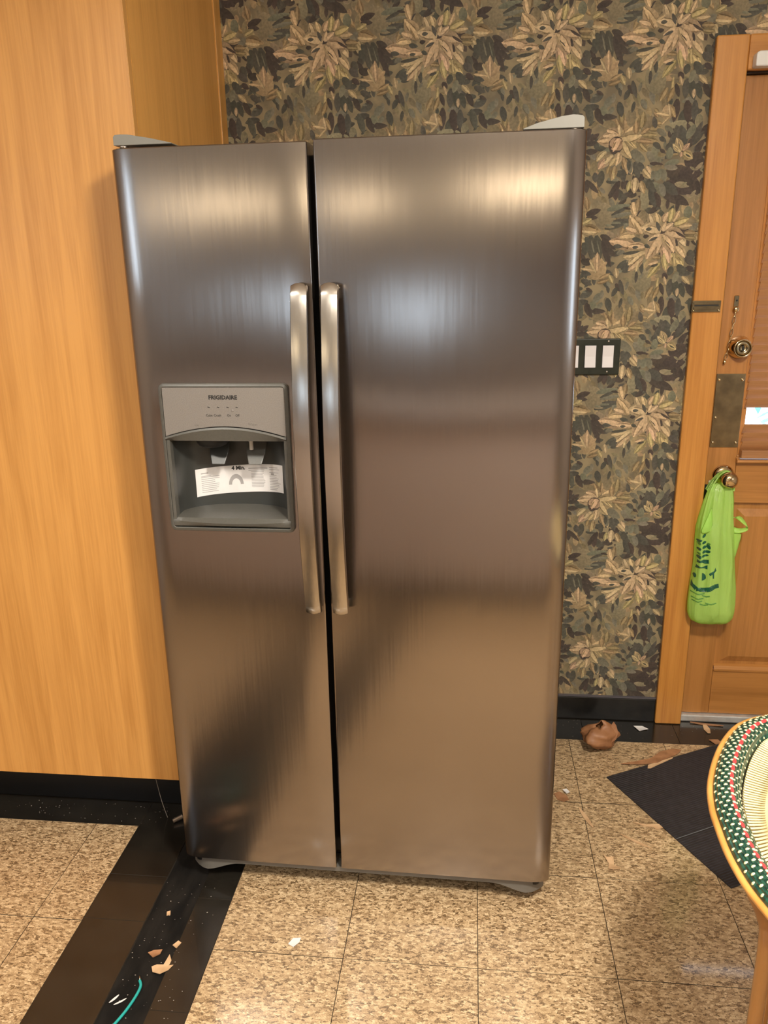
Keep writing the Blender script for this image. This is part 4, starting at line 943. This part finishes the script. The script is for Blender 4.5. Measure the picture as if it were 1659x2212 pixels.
flake('wood_splinter', 'long reddish brown bark splinter beside the upper edge of the mat', 'splinter', [(.483, 2.219), (.53, 2.236), (.585, 2.262), (.62, 2.30), (.665, 2.318), (.690, 2.313), (.672, 2.29), (.60, 2.238), (.55, 2.226)], M['bark'], .001, .0022, .004, base=.0046)
flake('wood_chip', 'pale torn wood chip resting on the upper edge of the mat', 'wood chip', [(.562, 2.204), (.572, 2.206), (.60, 2.23), (.650, 2.262), (.653, 2.268), (.61, 2.248), (.582, 2.232), (.567, 2.223)], M['pale_chip'], .001, .0018, .004, base=.0046)
flake('paper_scrap', 'white torn paper scrap on the black border below the baseboard', 'paper', [(.566, 2.452), (.596, 2.456), (.612, 2.436), (.580, 2.424)], M['paper'], .0012, .0008, .003)
flake('paper_flake', 'small white paper flake lying on a brown chip beside the refrigerator', 'paper', [(.289, 2.078), (.302, 2.083), (.310, 2.068), (.300, 2.058)], M['paper'], .0046, .0008, .002)
flake('wood_chip', 'round brown wood chip on the floor right beside the refrigerator', 'wood chip', [(.262, 2.062), (.280, 2.072), (.300, 2.056), (.304, 2.036), (.288, 2.026), (.270, 2.036)], M['bark'], .001, .0018, .001)
flake('wood_splinter', 'narrow pale splinter lying along a tile joint beside the refrigerator', 'splinter', sliver((.328, 2.002), (.356, 1.918), .013), M['pale_chip'], .001, .0015, .002)
flake('wood_splinter', 'pale forked splinter touching the lower left edge of the mat', 'splinter', [(.470, 1.950), (.505, 1.944), (.552, 1.950), (.560, 1.941), (.530, 1.923), (.538, 1.935), (.50, 1.936)], M['pale_chip'], .001, .0015, .002)
flake('wood_splinter', 'thin straight splinter on the speckled tile left of the mat', 'splinter', sliver((.428, 1.896), (.500, 1.846), .009), M['pale_chip'], .001, .0015, .001)
flake('dry_leaf', 'small curled tan leaf on the tile near the refrigerator right foot', 'leaf', [(.366, 1.806), (.374, 1.800), (.392, 1.800), (.390, 1.775), (.404, 1.757), (.385, 1.752), (.372, 1.757), (.377, 1.78)], M['pale_chip'], .001, .0012, .008)
flake('wood_splinter', 'long brown splinter lying under the metal door sill', 'splinter', sliver((.762, 2.492), (.868, 2.478), .012), M['bark'], .001, .0018, .003)
flake('wood_chip', 'oval tan chip on the black border below the door sill', 'wood chip', [(.800, 2.478), (.812, 2.480), (.818, 2.455), (.812, 2.428), (.803, 2.428), (.797, 2.452)], M['pale_chip'], .0012, .0018, .002)
flake('wood_chip', 'small brown chip at the upper corner of the mat by the stool', 'wood chip', [(.796, 2.388), (.826, 2.392), (.834, 2.366), (.812, 2.362)], M['bark'], .001, .0018, .002)
flake('paint_flake', 'cream white flake on the speckled tile before the refrigerator', 'flake', [(-.404, 1.448), (-.396, 1.466), (-.378, 1.468), (-.379, 1.456), (-.390, 1.440)], M['paper'], .0006, .0008, .001)
flake('wood_chip', 'broad pale tan chip with a pointed tail on the black strip', 'wood chip', [(-.697, 1.356), (-.688, 1.364), (-.673, 1.366), (-.668, 1.392), (-.659, 1.378), (-.660, 1.364), (-.650, 1.366), (-.657, 1.352), (-.672, 1.340), (-.690, 1.343)], M['pale_chip'], .001, .0016, .003)
flake('wood_chip', 'reddish brown chip in the bare strip beside the pale tailed chip', 'wood chip', [(-.722, 1.396), (-.712, 1.405), (-.692, 1.408), (-.693, 1.396), (-.706, 1.385)], M['bark'], .001, .0016, .002, base=-.003)
flake('wood_chip', 'small tan chip above the pale tailed chip on the strip edge', 'wood chip', [(-.672, 1.420), (-.663, 1.434), (-.654, 1.429), (-.660, 1.412)], M['pale_chip'], .001, .0014, .001)
flake('wood_chip', 'tiny tan chip in the bare strip nearest the refrigerator foot', 'wood chip', [(-.724, 1.520), (-.716, 1.524), (-.712, 1.512), (-.720, 1.508)], M['pale_chip'], .001, .0014, .001, base=-.003)
flake('wood_splinter', 'short pale splinter left of the teal wire, upper of two', 'splinter', sliver((-.755, 1.262), (-.742, 1.283), .005), M['paper'], .001, .001, .001, base=-.003)
flake('wood_splinter', 'short pale splinter left of the teal wire, lower of two', 'splinter', sliver((-.743, 1.258), (-.722, 1.276), .004), M['paper'], .001, .001, .001, base=-.003)
# teal wire, bolt end, dust
wr_ = thing('teal_wire', 'short teal insulated wire lying in the bare strip', 'wire', (-.715, 1.25, -.005))
mesh('insulation', *tube(spline([(-.709, 1.318, .004), (-.702, 1.305, .002), (-.703, 1.28, .001), (-.710, 1.245, .0005), (-.722, 1.21, 0), (-.738, 1.175, 0), (-.75, 1.12, 0)], 6), .0032, 8), M['teal'], wr_, smooth=True)
mesh('bare_end', *tube([(-.709, 1.318, .004), (-.713, 1.328, .006)], .0015, 6), M['bolt'], wr_, smooth=True)
bt = thing('threaded_bolt', 'short shiny threaded bolt end on the black tile beside the refrigerator', 'bolt', (-.815, 1.845, 0))
P = [Vector((-.826, 1.838, .0075)) + Vector((.022, .018, .004))*k/24 for k in range(25)]
mesh('thread', *tube(P, [.0062 if k % 2 else .0072 for k in range(25)], 10), M['bolt'], bt, smooth=False)
rg = random.Random(21); V, F = [], []
for k in range(260):
    q = rg.random()
    if q < .5: x, y, z = rg.uniform(-.76, -.60), rg.uniform(.95, 1.62), .0006
    elif q < .8: x, y, z = rg.uniform(-1.4, -.73), rg.uniform(1.83, 1.91), .0006
    else: x, y, z = rg.uniform(.25, .9), rg.uniform(2.37, 2.48), .0006
    if AX1 < x < DX0 and y < 1.8: z = -.0026
    r_ = rg.uniform(.0006, .0018); a = rg.uniform(0, PI); e = rg.uniform(.3, 1); n_ = len(V)
    for w in range(5): V.append((x+r_*math.cos(w*1.257+a), y+r_*e*math.sin(w*1.257+a), z+.0006*(w % 2)))
    F.append(tuple(n_+w for w in range(5)))
tag(mesh('floor_dust', V, F, M['dust']), 'scattered pale crumbs of dust on the black border tiles', 'dust', kind='stuff')
# cobweb strands under the cabinet
cw = thing('cobweb_strand', 'thin dusty cobweb strand hanging from the cabinet plinth', 'cobweb', (-.86, 1.88, 0))
mesh('strand', *tube(spline([(-.90, 1.9, .172), (-.885, 1.885, .12), (-.868, 1.872, .05), (-.85, 1.86, .002)], 8), .0008, 5), M['dust'], cw, smooth=True)

# ================================================================ REST OF THE ROOM BEHIND THE CAMERA
rc = thing('rear_cabinet', 'brown base cabinet along the wall behind the camera', 'cabinet', (-.5, -2.9, 0))
box('carcass', -2.3, .6, -3.19, -2.62, .10, .86, M['rear_wood'], rc, .003); box('plinth', -2.3, .6, -3.19, -2.68, .001, .099, M['black_toe'], rc)
box('worktop', -2.32, .62, -3.19, -2.58, .861, .90, mat('rear_worktop', (.40, .36, .33), .4), rc, .004)
wc = thing('wall_cabinet', 'brown wall cabinet beside the window behind the camera', 'cabinet', (.9, -3.0, 1.4))
box('carcass', .0, 2.25, -3.19, -2.86, 1.42, 1.92, M['rear_wood'], wc, .003)

il = thing('kitchen_island', 'grey brown kitchen island standing behind the camera', 'island', (-.6, -.6, 0))
M['island'] = noisy('island_panel', (.74, .67, .64), (.68, .61, .58), 8, rough=.5, bmp=.05)
box('island_body', -1.9, .85, -.90, -.27, .10, .862, M['island'], il, .003); box('toe_kick', -1.88, .83, -.86, -.32, .001, .0995, M['black_toe'], il)
box('island_top', -1.93, .88, -.93, -.24, .8625, .90, mat('island_top', (.24, .21, .195), .45), il, .004)
# unseen glowing panels added on the rear wall for the warm band in the steel
M['panel_glow'] = mat('glow_panel_face', (1, .9, .7), .5, Emission_Color=(1, .84, .58, 1), Emission_Strength=9.0)
for lab, xa, xb, z in (('added glowing panel high on the rear wall left of the wall cabinet', -2.385, -1.75, 2.03), ('added glowing panel above the wall cabinet behind the camera', -.35, .98, 2.05)):
    sl = thing('added_glow_panel', lab, 'lamp', ((xa+xb)/2, YF, z))
    box('glow_panel_base', xa, xb, YF+.001, YF+.03, z-.07, z+.07, M['white_trim'], sl, .004)
    box('glow_panel_face', xa+.01, xb-.01, YF+.031, YF+.06, z-.058, z+.058, M['panel_glow'], sl, .01)
